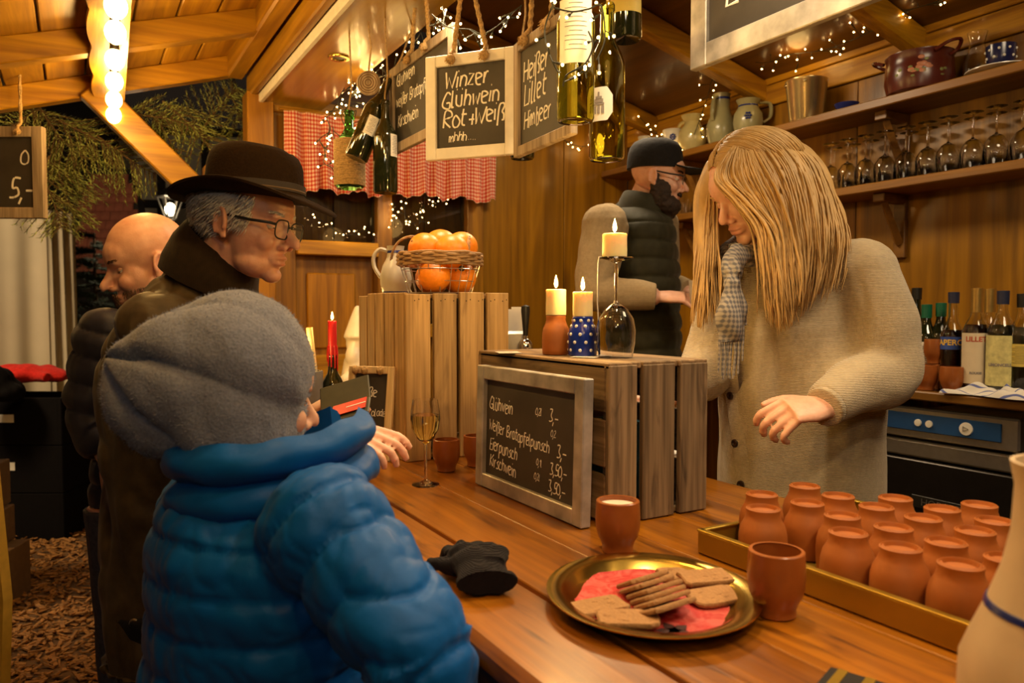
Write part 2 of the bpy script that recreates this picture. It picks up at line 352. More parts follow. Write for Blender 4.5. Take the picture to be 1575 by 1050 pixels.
# purlin with scalloped fascia board that carries the bulbs, and the knee brace to the corner post
x0 = .145; zp = 2.345
g = G(); prof = []
pts = [(.06, 0)]; yy = np.linspace(-.6, 3.72, 150)
lo = [(-.055-.012*abs(math.sin(PI*(y-.1)/.36)), y) for y in yy]
rings = [[(x0-.034*(3.72-y)+a, y, zp-.005), (x0-.034*(3.72-y)+.055, y, zp-.005), (x0-.034*(3.72-y)+.055, y, zp+.018), (x0-.034*(3.72-y)+a, y, zp+.018)] for a, y in lo]
g.loft(rings); part('scalloped_board', g, PINE_Y, rf, False)
g = G(); g.box((x0-.03, 1.6, zp+.05), (.07, 4.3, .07), bev=.005); part('purlin', g, PINE_Y, rf, False)
g = G(); a, b = aty(172, 168, 3.70), aty(318, 312, 3.70)
g.tube([a, b], (.057, .032), 4, True, (0, 1, 0)); T = None
g = G(); d = (b-a); L_ = d.length; ang = math.atan2(d.z, d.x)
g.box((0, 0, 0), (L_+.22, .07, .115), M.Translation((a+b)/2) @ M.Rotation(-ang, 4, 'Y'), .006); part('knee_brace', g, PINE_X, rf, False)
g = G(); g.box((.56, 3.70, 1.1), (.09, .09, 2.0), bev=.006); part('porch_post', g, PINE, wf, False)

# string of large bulbs under the purlin
t = thing('bulb_string', 'string of large glowing bulbs hung along the porch purlin at top left', 'string lights', (x0, 3.6, zp))
ys = [3.66, 3.40, 3.13, 2.86, 2.58, 2.36, 2.12, 1.85, 1.55, 1.2, .8]
xs = lambda y: x0-.034*(3.72-y)+.012
g = G(); g.tube([V((xs(y)-x0, y-3.6, -.012)) for y in (3.7, 3, 2, 1, .7)], .005, 6); part('cable', g, BLACK, t)
for y in ys:
    o = V((xs(y)-x0, y-3.6, 0)); g = G(); g.lathe([(0, -.010), (.014, -.010), (.015, -.042), (0, -.042)], 12, M.Translation(o)); sk = part('socket', g, BLACK, t)
    g = G(); g.ell(o+V((0, 0, -.072)), (.030, .030, .036), 16, 10); part('bulb', g, BULB, sk)
for y in (3.3, 2.6, 1.9, 1.1, .3, -.5):
    lamp('POINT', 'bulb_light', (x0+.01, y, zp-.12), 10, WARM, .04)

# ------------------------------------------------------------------ the counter
ct = thing('bar_counter', 'long varnished plank bar counter with a worn rounded front edge', 'counter', (.83, 1.5, 0))
NP = 6; xa, xb = .405, 1.275
for i in range(NP):
    a = xa+(xb-xa)*i/NP; b = xa+(xb-xa)*(i+1)/NP; g = G()
    g.box(((a+b)/2-.83, 0, 1.05-.02), (b-a-.0015, 4.30, .04), bev=.0014 if i else .010); part('plank', g, BAR, ct, False)
g = G(); g.box((-.36, 0, .98), (.05, 4.24, .06), bev=.004); part('front_batten', g, BAR, ct, False)
for i in range(14):
    g = G(); g.box((-.27, -2.1+.31*i, .49), (.02, .305, .96), bev=.003); part('front_board', g, PINE, ct, False)

# ------------------------------------------------------------------ gingham curtains
def gingham():
    m, N, L, b = base('red_gingham_cotton', (.6, .05, .03), .9)
    uv = N.new('ShaderNodeUVMap'); sp = N.new('ShaderNodeSeparateXYZ'); L.new(uv.outputs[0], sp.inputs[0]); fs = []
    for k in 'XY':
        mu = N.new('ShaderNodeMath'); mu.operation = 'MULTIPLY'; mu.inputs[1].default_value = 1/.019; L.new(sp.outputs[k], mu.inputs[0])
        fr = N.new('ShaderNodeMath'); fr.operation = 'FRACT'; L.new(mu.outputs[0], fr.inputs[0])
        gt = N.new('ShaderNodeMath'); gt.operation = 'GREATER_THAN'; gt.inputs[1].default_value = .5; L.new(fr.outputs[0], gt.inputs[0]); fs.append(gt)
    ad = N.new('ShaderNodeMath'); ad.operation = 'ADD'; L.new(fs[0].outputs[0], ad.inputs[0]); L.new(fs[1].outputs[0], ad.inputs[1])
    dv = N.new('ShaderNodeMath'); dv.operation = 'MULTIPLY'; dv.inputs[1].default_value = .5; L.new(ad.outputs[0], dv.inputs[0])
    cr = N.new('ShaderNodeValToRGB'); cr.color_ramp.interpolation = 'CONSTANT'; e = cr.color_ramp.elements
    e[0].color = (.78, .60, .46, 1); e[1].position = .25; e[1].color = (.66, .20, .11, 1); q = e.new(.75); q.color = (.50, .025, .015, 1)
    L.new(dv.outputs[0], cr.inputs['Fac']); L.new(cr.outputs['Color'], b.inputs['Base Color']); return m
GING = gingham()
def curtain(x0, x1, zt, zb, label, seed, folds):
    g = G(); nx, nz = 120, 14; g.uv = []; R = random.Random(seed); ph = [R.uniform(0, 6) for _ in range(4)]
    for j in range(nz+1):
        s = j/nz
        for i in range(nx+1):
            u = i/nx; f = math.sin(2*PI*folds*u+ph[0])+.5*math.sin(2*PI*folds*1.73*u+ph[1]+s)
            x = x0+(x1-x0)*u+.006*math.sin(2*PI*folds*u+ph[2])
            z = zt+(zb-zt)*s + (-.012*math.sin(2*PI*3.1*u+ph[3])*s+.006*math.sin(60*u)*(s > .95))
            g.v.append((x, YB-.11+f*(.006+.016*s), z)); g.uv.append((u*(x1-x0)*1.7, s*(zt-zb)))
    for j in range(nz):
        for i in range(nx):
            a = j*(nx+1)+i; g.f.append((a, a+1, a+nx+2, a+nx+1)); g.m.append(0)
    return solo('curtain', g, GING, label, 'curtain', group='red gingham curtains')
curtain(.86, 1.37, 2.385, 2.02, 'short red gingham curtain hanging left of the window post', 3, 6)
curtain(1.37, 2.0, 2.40, 2.035, 'short red gingham curtain with deeper folds right of the window post', 8, 8)
g = G(); g.tube([(.84, YB-.11, 2.388), (2.02, YB-.11, 2.405)], .007, 8); solo('curtain_rod', g, PINE_X, 'thin wooden rod carrying both gingham curtains', 'curtain rod')

# ------------------------------------------------------------------ shelves on the right wall
def bracket(parent, y, z):
    g = G(); g.box((XB-.012, y, z-.13), (.024, .05, .26), bev=.003); g.box((XB-.09, y, z-.018), (.15, .05, .035), bev=.003)
    g.tube([(XB-.02, y, z-.2), (XB-.13, y, z-.03)], (.02, .016), 4, True, (0, 1, 0)); part('bracket', g, SHELF, parent, False)
ZT, ZL = 2.285, 1.955
for z, lab in ((ZT, 'long upper wall shelf carrying jugs and a red pot'), (ZL, 'long lower wall shelf carrying rows of upturned glasses')):
    t = thing('wall_shelf', lab, 'shelf', (0, 0, 0)); g = G(); g.box((XB-.11, 1.15, z-.0175), (.22, 5.16, .035), bev=.004); part('shelf_board', g, SHELF, t, False)
    for y in (-.4, .75, 1.93, 3.1): bracket(t, y, z-.035)

# ------------------------------------------------------------------ back counter and dishwasher
t = thing('back_counter', 'wooden back counter along the right wall above the dishwasher', 'counter', (2.7, 1.2, 0))
g = G(); g.box((-.012, 0, 1.16), (.572, 4.6, .03), bev=.004); part('worktop', g, SHELF, t, False)
for y in (-.09, .56, 1.6): 
    g = G(); g.box((.02, y, .67), (.54, .03, .93), bev=.003); part('side_panel', g, PINE, t, False)
DWB = plain('dishwasher_dark_door', (.035, .030, .027), .3, .75, .1); BLUEP = plain('blue_control_panel', (.015, .07, .22), .35, var=.05)
t = thing('dishwasher', 'steel undercounter dishwasher with a blue control panel and dark door', 'dishwasher', (2.46, 1.415, .2))
g = G(); g.box((.27, 0, .44), (.50, .47, .88), bev=.006); part('body', g, DWB, t, False)
g = G(); g.box((-.005, 0, .865), (.05, .47, .10), bev=.006); cpn = part('control_panel', g, STEEL, t, False)
g = G(); g.box((-.032, .015, .868), (.006, .40, .058), bev=.002); bp_ = part('blue_plate', g, BLUEP, t, False)
for y, r in ((.075, .012), (.037, .012), (-.082, .021)):
    g = G(); g.lathe([(0, 0), (r, 0), (r*.95, .005), (0, .006)], 18, M.Translation((-.035, y, .868)) @ M.Rotation(-PI/2, 4, 'Y')); part('button', g, PAPER, bp_)
g = G(); g.tube([(-.042, -.075, .875), (-.042, -.092, .868), (-.042, -.075, .861)], .0012, 4, closed=True); part('play_symbol', g, INK, bp_)
g = G(); g.box((-.006, 0, .775), (.03, .46, .055), bev=.006); part('door_handle_rail', g, STEEL, t, False)
g = G(); g.box((-.004, 0, .40), (.03, .46, .68), bev=.006); dr = part('door', g, DWB, t, False)
g = G(); g.box((-.022, 0, .60), (.004, .20, .042), bev=.001); part('nameplate', g, BLACK, dr, False)
# ------------------------------------------------------------------ lettering
GL = {  # handwriting strokes: "xy" points on a 10 x 10 grid, baseline 3
'a':'47 27 15 23 43;47 44 53','b':'29 23 43 45 37 26','c':'46 27 14 23 43','d':'46 27 14 23 44;49 43 53','e':'15 46 37 17 14 23 43','f':'49 29 28 21;17 47',
'h':'19 13;15 27 46 43','i':'17 13;19 19','k':'19 13;37 15 43','l':'19 13 23','m':'17 13;16 27 33;35 47 56 53','n':'17 13;15 27 46 43','o':'27 15 23 43 55 37 27',
'p':'17 10;16 37 46 44 23 14','r':'17 13;15 27 37','s':'47 26 26 44 33 13','t':'29 24 33 43;17 47','u':'17 14 23 43 47;47 43 53','ü':'17 14 23 43 47;47 43;19 19;49 49','v':'17 33 57','w':'17 23 36 43 57',
'z':'17 47 13 43;25 35','ß':'11 18 39 48 36 45 43 33','B':'19 13;19 49 47 16 55 43 13','G':'58 39 16 14 33 53 55 35','W':'19 23 37 53 79','K':'19 13;59 16 53','E':'59 19 13 53;16 46','H':'19 13;59 53;16 56',
'L':'19 13 53','R':'13 19 49 57 16 53','S':'58 39 27 36 54 33 13','0':'39 17 14 33 54 57 39','1':'27 49 43','2':'18 39 47 13 53','3':'19 49 36 54 33 13','5':'59 29 26 46 54 33 13','4':'49 15 55;47 42',
',':'23 11','-':'15 55','+':'25 55;47 43','.':'23 23','?':'19 49 36 35','x':'17 53;57 13'}
WID = {'i':.22,'l':.3,'.':.25,',':.3,'m':.62,'w':.62,'W':.8,'r':.4,'f':.45,'t':.45,'1':.45,'s':.45,'H':.62,'G':.62,'B':.62,'R':.62,'u':.55,'ü':.55,'-':.6}
def scribble(g, text, x, z, h, y=0, r=None, slope=0, jit=1, seed=0):
    """chalk strokes in the x-z plane; h is the height of a capital"""
    R = random.Random(seed+len(text)); cx = x; u = h/6.0; r = r or h*.056
    for ch in text:
        if ch == ' ': cx += h*.38; continue
        dz = R.uniform(-.05, .05)*h*jit; sl = .12+R.uniform(-.06, .06)
        for st in GL[ch].split(';'):
            ps = [(int(q[0]), int(q[1])-3) for q in st.split()]
            ps = [V((cx+(a-1)*u*.72+b*u*sl+R.uniform(-.1, .1)*u, y, z+b*u+dz+slope*(cx-x))) for a, b in ps]
            if len(ps) == 2 and (ps[0]-ps[1]).length < u: ps[1] = ps[0]+V((u*.25, 0, 0))
            q = spline(ps, 4) if len(ps) > 2 and ch not in 'EHLKWizvwxk14+' else ps
            g.tube(q, [(r, r*.35)]*len(q), 4, True, (1, 0, .3))
        cx += h*WID.get(ch, .52)*1.02
    return cx
def printed(text, size, bold=0):                                # plain printed lettering as a thin mesh in the x-z plane
    c = bpy.data.curves.new('t', 'FONT'); c.body = text; c.size = size; c.align_x = 'CENTER'; c.align_y = 'CENTER'; c.offset = bold; c.resolution_u = 3
    o = bpy.data.objects.new('t', c); C.objects.link(o); dg = bpy.context.evaluated_depsgraph_get()
    me = bpy.data.meshes.new_from_object(o.evaluated_get(dg)); g = G()
    g.add([(v.co.x, 0, v.co.y) for v in me.vertices], [list(p.vertices) for p in me.polygons])
    bpy.data.objects.remove(o); bpy.data.meshes.remove(me); bpy.data.curves.remove(c); return g
def wrap(g, r, z, phi):                                         # bend printed lettering round a bottle; phi is the direction it faces
    g.v = [(r*math.cos(phi+x/r), r*math.sin(phi+x/r), z+zz) for x, y, zz in g.v]; return g
dwt = wrap(printed('HOBART', .034), 1e3, 0, PI); t_ = printed('HOBART', .034); t_.v = [(-.0246, -x, z+.60) for x, y, z in t_.v]
part('embossed_lettering', t_, STEEL, dr)

# ------------------------------------------------------------------ chalkboards
def board(name, label, loc, rz, W, H, fw, fm, tilt=0, th=.018, ropes=(), lines=(), top=0, group=None, cat='chalkboard'):
    """origin at the board's bottom centre, facing local -y"""
    t = thing(name, label, cat, loc, rz, group); t.rotation_euler = (tilt, 0, rz)
    for x in (-1, 1):
        g = G(); g.box((x*(W/2-fw/2), 0, H/2), (fw, th, H), bev=.002); part('frame_side', g, fm, t, False)
    for z in (fw/2, H-fw/2):
        g = G(); g.box((0, 0, z), (W-2*fw, th*.95, fw), bev=.002); part('frame_rail', g, fm, t, False)
    g = G(); g.box((0, .003, H/2), (W-2*fw+.004, .006, H-2*fw+.004)); sl = part('slate', g, SLATE, t, False)
    if lines:
        for i, (s, x, z, h, *k) in enumerate(lines): g = G(); scribble(g, s, -W/2+fw+x, z, h, -.0008, slope=(k[0] if k else 0), seed=i*7+3); part('chalk_writing', g, CHALK, sl, kind='stuff')
    for i, (x, dx, dy, dz) in enumerate(ropes):
        g = G(); a = V((x, -th/2-.004, H-fw*.4)); b = V((x, 0, H)); c = V((x+dx, dy, H+dz)); k = 26
        pts = [a, V((x, -th/2-.006, H-.002)), V((x, -.002, H+.012))]+[b.lerp(c, q/12) for q in range(1, 13)]
        g.tube(pts, .0055, 8)
        for ph in (0, PI):                                      # two strands twisted round the core
            g.tube([b.lerp(c, q/k)+V((.0042*math.cos(q*.9+ph), .0042*math.sin(q*.9+ph), 0)) for q in range(1, k+1)], .0034, 5)
        rp = part('rope', g, ROPE, t); g = G(); R = random.Random(i)
        g.ell((x, -th/2-.008, H-fw*.55), (.0125, .012, .013), 12, 8)
        for q in range(40):
            v = V((R.gauss(0, 1), -abs(R.gauss(0, 1)), R.gauss(0, 1))).normalized(); p = V((x, -th/2-.008, H-fw*.55))+v*.011
            g.tube([p, p+v*.006+V((0, 0, -.003))], [.0011, .0004], 3)
        part('rope_knot', g, ROPE, rp)
    return t
def rz_of(dx): return math.atan2(dx.y, dx.x)
# A: parallel to the bar front (reads along -Y when seen from the customers' side)
RZA = -PI/2
p = atx(655, 226, .96); p1 = atx(603, 238, .96); p2 = atx(700, 215, .96); Wd = abs((p1-p2).y); top = atx(600, 108, .96).z
board('hanging_chalkboard', 'grey-framed hanging chalkboard listing Kirschwein, half hidden behind the white one', (.96, (p1.y+p2.y)/2, p1.z-.005), RZA, Wd, top-p1.z+.0, .032, DRIFT,
      ropes=((-.07, .03, .0, .14), (.07, -.02, 0, .14)), lines=(('Glühwein', .02, .225, .040), ('weißer Bratapfel', .015, .155, .036), ('Kirschwein', .03, .085, .038)), group='chalkboards hung over the bar')
p0 = at(657, 247, 2.02); p1 = at(795, 238, 1.93); d = p1-p0; d.z = 0
board('hanging_chalkboard', 'white-framed hanging chalkboard reading Winzer Glühwein Rot + Weiß', ((p0.x+p1.x)/2, (p0.y+p1.y)/2, p0.z-.002), rz_of(d), d.length, .272, .030, WHITEWOOD,
      ropes=((-.05, .025, 0, .17), (.045, -.04, 0, .17)), lines=(('Winzer', .024, .186, .042, .04), ('Glühwein', .016, .135, .042, .05), ('Rot+Weiß', .018, .084, .042, .05), ('mhhh....', .035, .046, .024, .03)), group='chalkboards hung over the bar')
p0 = at(797, 236, 1.86); p1 = at(880, 184, 1.62); d = p1-p0; d.z = 0
board('hanging_chalkboard', 'brown-framed hanging chalkboard offering hot raspberry aperitif beside the hanging bottles', ((p0.x+p1.x)/2, (p0.y+p1.y)/2, p0.z-.01), rz_of(d), d.length+.02, .275, .024, DRIFT,
      ropes=((-.07, .02, 0, .15), (.04, 0, 0, .15)), lines=(('Heißer', .018, .175, .046, .02), ('Lillet', .022, .118, .048, .02), ('Himbeer', .020, .060, .040, .02)), group='chalkboards hung over the bar')
q0 = atx(1066, 110, 1.2); q1 = atx(1345, 0, 1.2)
Wq = (q0-q1).length+.16
board('hanging_chalkboard', 'large zinc-framed chalkboard hanging at the top right edge over the woman', (1.2, q0.y-Wq/2, q0.z), RZA, Wq, .42, .048, ZINC, th=.02,
      ropes=((-.2, 0, 0, .3), (.2, 0, 0, .3)), lines=(('Er', .05, .108, .07), ('E', .06, .24, .09)), group='chalkboards hung over the bar')
# leaning on the grey crate
board('crate_chalkboard', 'zinc-framed chalkboard price list leaning on the grey weathered crate', (.781, 1.295, 1.0515), RZA, .412, .268, .030, ZINC, tilt=-.025, th=.022,
      lines=(('Glühwein', .014, .176, .026, -.05), ('0,2l', .205, .184, .014), ('3,-', .255, .176, .023), ('Weißer Bratapfelpunsch', .014, .128, .0225, -.06), ('0,2', .262, .148, .013), ('3,-', .285, .112, .023),
             ('Eierpunsch', .018, .086, .025, -.05), ('0,1l', .212, .084, .013), ('3,50,-', .262, .076, .021), ('Kirschwein', .02, .050, .025, -.06), ('0,2l', .205, .055, .013), ('3,50,-', .258, .042, .021)))
# small one in front of the tall crate
q = atz(575, 712, 1.05)
b_ = board('small_chalkboard', 'small pale-framed chalkboard for hot chocolate leaning against the tall crate', (q.x-.005, q.y+.045, 1.0515), math.radians(-48), .135, .245, .020, PALEW, tilt=-.16, th=.014,
      lines=(('heiße', .012, .165, .024), ('Schokolade', .006, .115, .018), ('3,-', .04, .068, .022)))
for x in (-.045, -.018, .028):
    g = G(); g.ell((x, -.010, .234), (.010, .010, .012), 10, 7); part('rope_knot', g, ROPE, b_)
# price board on the stall to the left
q0 = at(70, 332, 3.0); q1 = at(-60, 345, 3.0)
board('price_chalkboard', 'brown-framed price chalkboard ending in 5,- on the white stall at left', ((q0.x+q1.x)/2, (q0.y+q1.y)/2, q0.z-.01), rz_of(q0-q1), .34, .36, .042, DRIFT, th=.03, ropes=((-.08, .0, .0, .5), (.08, -.0, 0, .5)),
      lines=(('0', .205, .215, .055), ('5,-', .155, .085, .075), ('12', .05, .22, .05)))
# ------------------------------------------------------------------ fused organic shapes
def fuse(gs, voxel=.005, smooth=4, name='fused', mats=(), fac=.5):
    """union of closed shapes as one continuous smooth surface (voxel remesh)"""
    g = G()
    for q in gs: g.join(q)
    me = g.mesh(name, list(mats), False); o = bpy.data.objects.new('tmp', me); C.objects.link(o)
    r = o.modifiers.new('r', 'REMESH'); r.mode = 'VOXEL'; r.voxel_size = voxel; r.use_smooth_shade = True
    if smooth: s = o.modifiers.new('s', 'SMOOTH'); s.iterations = smooth; s.factor = fac
    dg = bpy.context.evaluated_depsgraph_get(); out = bpy.data.meshes.new_from_object(o.evaluated_get(dg)); out.name = name
    bpy.data.objects.remove(o); bpy.data.meshes.remove(me); out.shade_smooth(); return out
def coords(me):
    a = np.empty(len(me.vertices)*3, dtype=np.float32); me.vertices.foreach_get('co', a); return a.reshape(-1, 3)
def normals(me):
    a = np.empty(len(me.vertices)*3, dtype=np.float32); me.vertex_normals.foreach_get('vector', a); return a.reshape(-1, 3)
def setco(me, a): me.vertices.foreach_set('co', a.astype(np.float32).ravel()); me.update()

def wob(co, f, seed, n=5):                                      # smooth pseudo-noise on points
    r = np.random.default_rng(seed); v = np.zeros(len(co)); q = co
    for k in range(n):
        d = r.normal(size=3); d /= np.linalg.norm(d); v += np.sin(q @ d*f*(1+.5*k)+r.uniform(0, 6)+1.3*np.sin(q @ r.normal(size=3)*f*.5+k))/(1+.4*k)
    return v/2.2
def folds(me, amp, f, seed, p=1.6):                             # cloth creases: sharp valleys, round ridges
    co = coords(me); n = normals(me); v = wob(co*np.array((1, 1, .55)), f, seed); v = 1-np.abs(v)**p; setco(me, co-n*(amp*np.clip(v, 0, 1)**2)[:, None])

# ------------------------------------------------------------------ fairy lights
def fairy(label, paths, n, spread=.02, seed=1, r=.0034, cable=True):
    R = random.Random(seed); o = V(paths[0][0]); t = thing('fairy_lights', label, 'string lights', o); gc = G(); gb = G()
    tot = sum(sum((V(b)-V(a)).length for a, b in zip(p, p[1:])) for p in paths)
    for p in paths:
        q = [v-o for v in spline(p, 8)]
        if cable: gc.tube(q, .0017, 5)
        L_ = [0]
        for a, b in zip(q, q[1:]): L_.append(L_[-1]+(b-a).length)
        k = max(2, round(n*L_[-1]/tot))
        for i in range(k):
            s = L_[-1]*(i+R.random()*.8)/k; j = max(0, min(len(q)-2, next((a for a in range(len(L_)-1) if L_[a+1] >= s), 0)))
            c = q[j].lerp(q[j+1], (s-L_[j])/max(1e-6, L_[j+1]-L_[j])); e = c+V((R.gauss(0, spread), R.gauss(0, spread), R.gauss(-.3, 1)*spread))
            gc.tube([c, c.lerp(e, .8)], .0013, 4); gc.tube([c.lerp(e, .6), e], .0028, 5); gb.ell(e+(e-c).normalized()*.004, r, 8, 5)
    part('cable', gc, WIRE, t); part('bulb', gb, FAIRY, t, kind='stuff')
    for p in paths[:2]: lamp('POINT', 'fairy_glow', V(p[len(p)//2])+V((0, -.03, .0)), n*.012, WARM, .06)
    return t
P_ = lambda l, d: [at(x, y, d) if not isinstance(d, (list, tuple)) else at(x, y, d[i]) for i, (x, y) in enumerate(l)]
X_ = lambda l, X: [atx(x, y, X) for x, y in l]
fairy('fairy lights bunched along the soffit edge above the hanging wine bottles', [X_([(668, 12), (650, 45), (628, 80), (600, 112), (570, 122), (545, 128), (522, 155), (505, 180)], 1.08), X_([(595, 120), (588, 105), (570, 118), (540, 150), (530, 175), (545, 140), (575, 130)], 1.0), P_([(530, 135), (520, 160), (535, 200), (548, 170), (530, 185)], 2.75)], 66, .022, 2)
fairy('loose strand of fairy lights dangling before the gingham curtain', [P_([(500, 178), (508, 200), (492, 214), (500, 232), (498, 250), (510, 258), (516, 270)], 2.72), P_([(512, 195), (514, 220), (513, 245)], 2.7)], 20, .014, 3)
fairy('fairy lights strung behind the white-framed hanging chalkboard', [P_([(664, 22), (690, 42), (722, 45), (742, 52), (765, 40), (790, 18), (803, 8)], 2.15), P_([(680, 10), (682, 30), (660, 40)], 2.2)], 28, .022, 4)
fairy('fairy light cable looped round the nearest hanging bottle', [P_([(848, 12), (838, 45), (842, 75), (855, 105), (862, 112)], 1.43), P_([(852, 12), (880, 18), (905, 14), (925, 10), (930, 60), (918, 92)], 1.42), P_([(905, 48), (912, 70), (900, 98), (872, 115), (866, 132)], [1.40, 1.40, 1.40, 1.40, 1.43]), P_([(899, 100), (902, 120)], 1.41)], 16, .012, 5, .0028)
fairy('fairy lights along the plywood wall under the right end of the curtain', [[aty(x, y, 3.68) for x, y in ((828, 222), (848, 212), (866, 214), (880, 222), (905, 224), (940, 205), (962, 190), (985, 182))]], 24, .018, 6)
fairy('long swag of fairy lights along the top of the right wall', [X_([(1060, 226), (1072, 195), (1088, 150), (1096, 122), (1118, 103), (1150, 96), (1182, 96), (1215, 84), (1262, 78), (1300, 66), (1340, 48), (1375, 22), (1410, 12), (1450, 0)], 2.84), X_([(985, 182), (1010, 205), (1040, 228), (1062, 225)], 2.84)], 78, .022, 7)
fairy('string of bulbs standing in for fairy light reflections in the left window pane', [[aty(x, y, 3.68) for x, y in ((478, 327), (492, 337), (512, 352), (530, 361), (548, 360), (562, 354), (580, 366))]], 15, .008, 8, .003)  # reflected dots in the pane, built as an added string
fairy('bulb cluster standing in for fairy light reflections in the right window pane', [[aty(x, y, 3.68) for x, y in l] for l in (((606, 310), (604, 335), (602, 352)), ((622, 312), (623, 335), (624, 345), (640, 342)), ((650, 300), (660, 306), (672, 312), (684, 306), (690, 302)), ((655, 315), (650, 320), (645, 345)))], 30, .014, 9, .003)  # bulbs added in place of glints mirrored by this pane

# ------------------------------------------------------------------ bottles
def revolve(prof, n=24): g = G(); g.lathe(prof, n); return g
def shell(outer, th, n=28):                                     # hollow vessel: outer profile from base centre up to the rim
    inner = [(max(0.0005, r-th), z+(th if i < 2 else 0)) for i, (r, z) in enumerate(outer) if r > th]
    return revolve(outer+list(reversed(inner))+[(0.0005, inner[0][1])], n)
def bottle_prof(H, R, neck=.014, sh=.62, punt=0):
    return [(.0005, punt), (R*.6, punt*.3), (R*.92, .0), (R, .006), (R, H*sh*.96), (R*.97, H*sh), (R*.8, H*(sh+.06)), (R*.5, H*(sh+.13)), (neck*1.08, H*(sh+.19)), (neck, H*.95), (neck*1.18, H*.955), (neck*1.18, H*.985), (neck, H)]
def label_g(R, z0, z1, phi, half, n=14):
    g = G(); rr = R+.0006; k = n
    for i in range(k+1):
        a = phi-half+2*half*i/k
        g.v += [(rr*math.cos(a), rr*math.sin(a), z0), (rr*math.cos(a), rr*math.sin(a), z1)]
    for i in range(k): g.f.append((2*i, 2*i+2, 2*i+3, 2*i+1)); g.m.append(0)
    return g
def lines_g(R, z0, n, dz, phi, half, th=.0022):                 # rows of small print
    g = G()
    for i in range(n): g.join(label_g(R+.0004, z0-i*dz, z0-i*dz+th, phi, half*(1 if i % 3 else .6), 6))
    return g
def facing(loc): d = EYE-V(loc); return math.atan2(d.y, d.x)
def bottle(name, label, loc, H, R, mat, cap=None, caph=.04, lab=None, text=(), neck=.014, sh=.62, tilt=None, phi=0, liquid=None, group=None, cord=False, labmat=None, hollow=True):
    t = thing(name, label, 'bottle', loc, 0, group)
    if tilt is not None: t.rotation_euler = tilt
    pr_ = bottle_prof(H, R, neck, sh, .012); f = facing(loc)+phi
    part('glass_body', shell(pr_, .0022) if hollow else revolve(pr_), mat, t)
    if liquid: part('liquid', revolve([(.0005, .006), (R-.003, .006)]+[(r-.003, z) for r, z in pr_[4:7]]+[(.0005, H*(sh+.06))]), liquid, t)
    if cap: part('cap', revolve([(.0005, H-caph), (neck*1.2, H-caph), (neck*1.25, H+.002), (.0005, H+.003)], 16), cap, t)
    if lab:
        z0, z1, half = lab; lb = part('label', label_g(R, z0*H, z1*H, f, half), labmat or PAPER, t)
        for s, z, sz, m_ in text:
            g = wrap(printed(s, sz, .0006), R+.0012, z*H, f); part('lettering', g, m_, lb)
        if not text: part('small_print', lines_g(R, (z1-.03)*H, 11, (z1-z0)*H/14, f, half*.62, .0011), INK, lb)
    if cord:
        g = G(); g.tube([(0, 0, H*.93), (0, 0, H+.02), (.01, 0, H+.08), (0, 0, H+.35)], .003, 6); part('hanging_cord', g, ROPE, t)
    return t
YLAB = plain('yellow_paper_label', (.62, .48, .10), .6, var=.1); BROWNP = plain('grey_print', (.25, .22, .2), .7); REDP = plain('red_print', (.5, .08, .03), .6)
HB = 'wine bottles hung over the bar'
p = at(885, 190, 1.50); bottle('hanging_wine_bottle', 'green wine bottle with a white back label, hanging lowest left of the right-hand bunch', (p.x, p.y, p.z+.004), .315, .0375, BOTTLE, lab=(.33, .72, .95), cord=True, group=HB)
p = at(933, 246, 1.62); b_ = bottle('hanging_wine_bottle', 'green wine bottle with a six-sided label, hanging lowest and right of the bunch', (p.x, p.y, p.z), .33, .0385, BOTTLE, cord=True, group=HB)
f = facing(p)-.45; g = G(); rr = .0391                                 # hexagonal label with a printed building
for i in range(17):
    x = -.030+.060*i/16; h = .0175+.0175*min(1, (.030-abs(x))/.012); g.v += [(rr*math.cos(f+x/rr), rr*math.sin(f+x/rr), .110-h), (rr*math.cos(f+x/rr), rr*math.sin(f+x/rr), .110+h)]
for i in range(16): g.f.append((2*i, 2*i+2, 2*i+3, 2*i+1)); g.m.append(0)
lb = part('label', g, PAPER, b_)
g = G()
for x0, x1, z0, z1 in ((-.012, .012, .108, .112), (-.010, .010, .113, .120), (-.007, .007, .121, .126), (-.002, .002, .126, .135), (-.012, -.006, .090, .106), (-.003, .003, .090, .106), (.006, .012, .090, .106)):
    h = label_g(rr+.0004, z0, z1, f+(x0+x1)/2/rr, (x1-x0)/2/rr, 4); g.join(h)
part('printed_building', g, BROWNP, lb)
p = at(962, 62, 1.78); bottle('hanging_wine_bottle', 'dark wine bottle with a yellow label, cut off at the top of the bunch', (p.x, p.y, p.z), .32, .038, BOTTLED, lab=(.17, .5, 1.2), labmat=YLAB, text=(('WEIN', .42, .02, BROWNP),), cord=True, group=HB, hollow=False)
p = at(803, 240, 1.95); bottle('hanging_wine_bottle', 'dark wine bottle of which only the base shows under the brown-framed chalkboard', (p.x+.03, p.y+.05, p.z+.005), .30, .033, BOTTLED, cord=True, group=HB, hollow=False)
p = at(538, 290, 2.70); b_ = bottle('rope_wrapped_bottle', 'bright green bottle wrapped in coconut rope, hanging before the curtain', (p.x, p.y, p.z), .275, .050, BOTTLEG, neck=.016, sh=.58, cord=True, group=HB, hollow=False)
g = G(); k = 26; pr_ = bottle_prof(.275, .050, .016, .58)
for i in range(k):
    z = .012+i*.0062; r = .053; g.tube([(r*math.cos(2*PI*a/20), r*math.sin(2*PI*a/20), z+random.uniform(-.0008, .0008)) for a in range(20)], .0036, 5, closed=True)
part('rope_wrap', g, ROPE, b_)
p = at(556, 245, 2.58); bottle('hanging_wine_bottle', 'dark wine bottle tilted to the left with a small white back label', (p.x-.02, p.y, p.z), .30, .040, BOTTLED, lab=(.28, .50, .45), phi=.2, tilt=(.1, .38, .0), cord=True, group=HB, hollow=False)
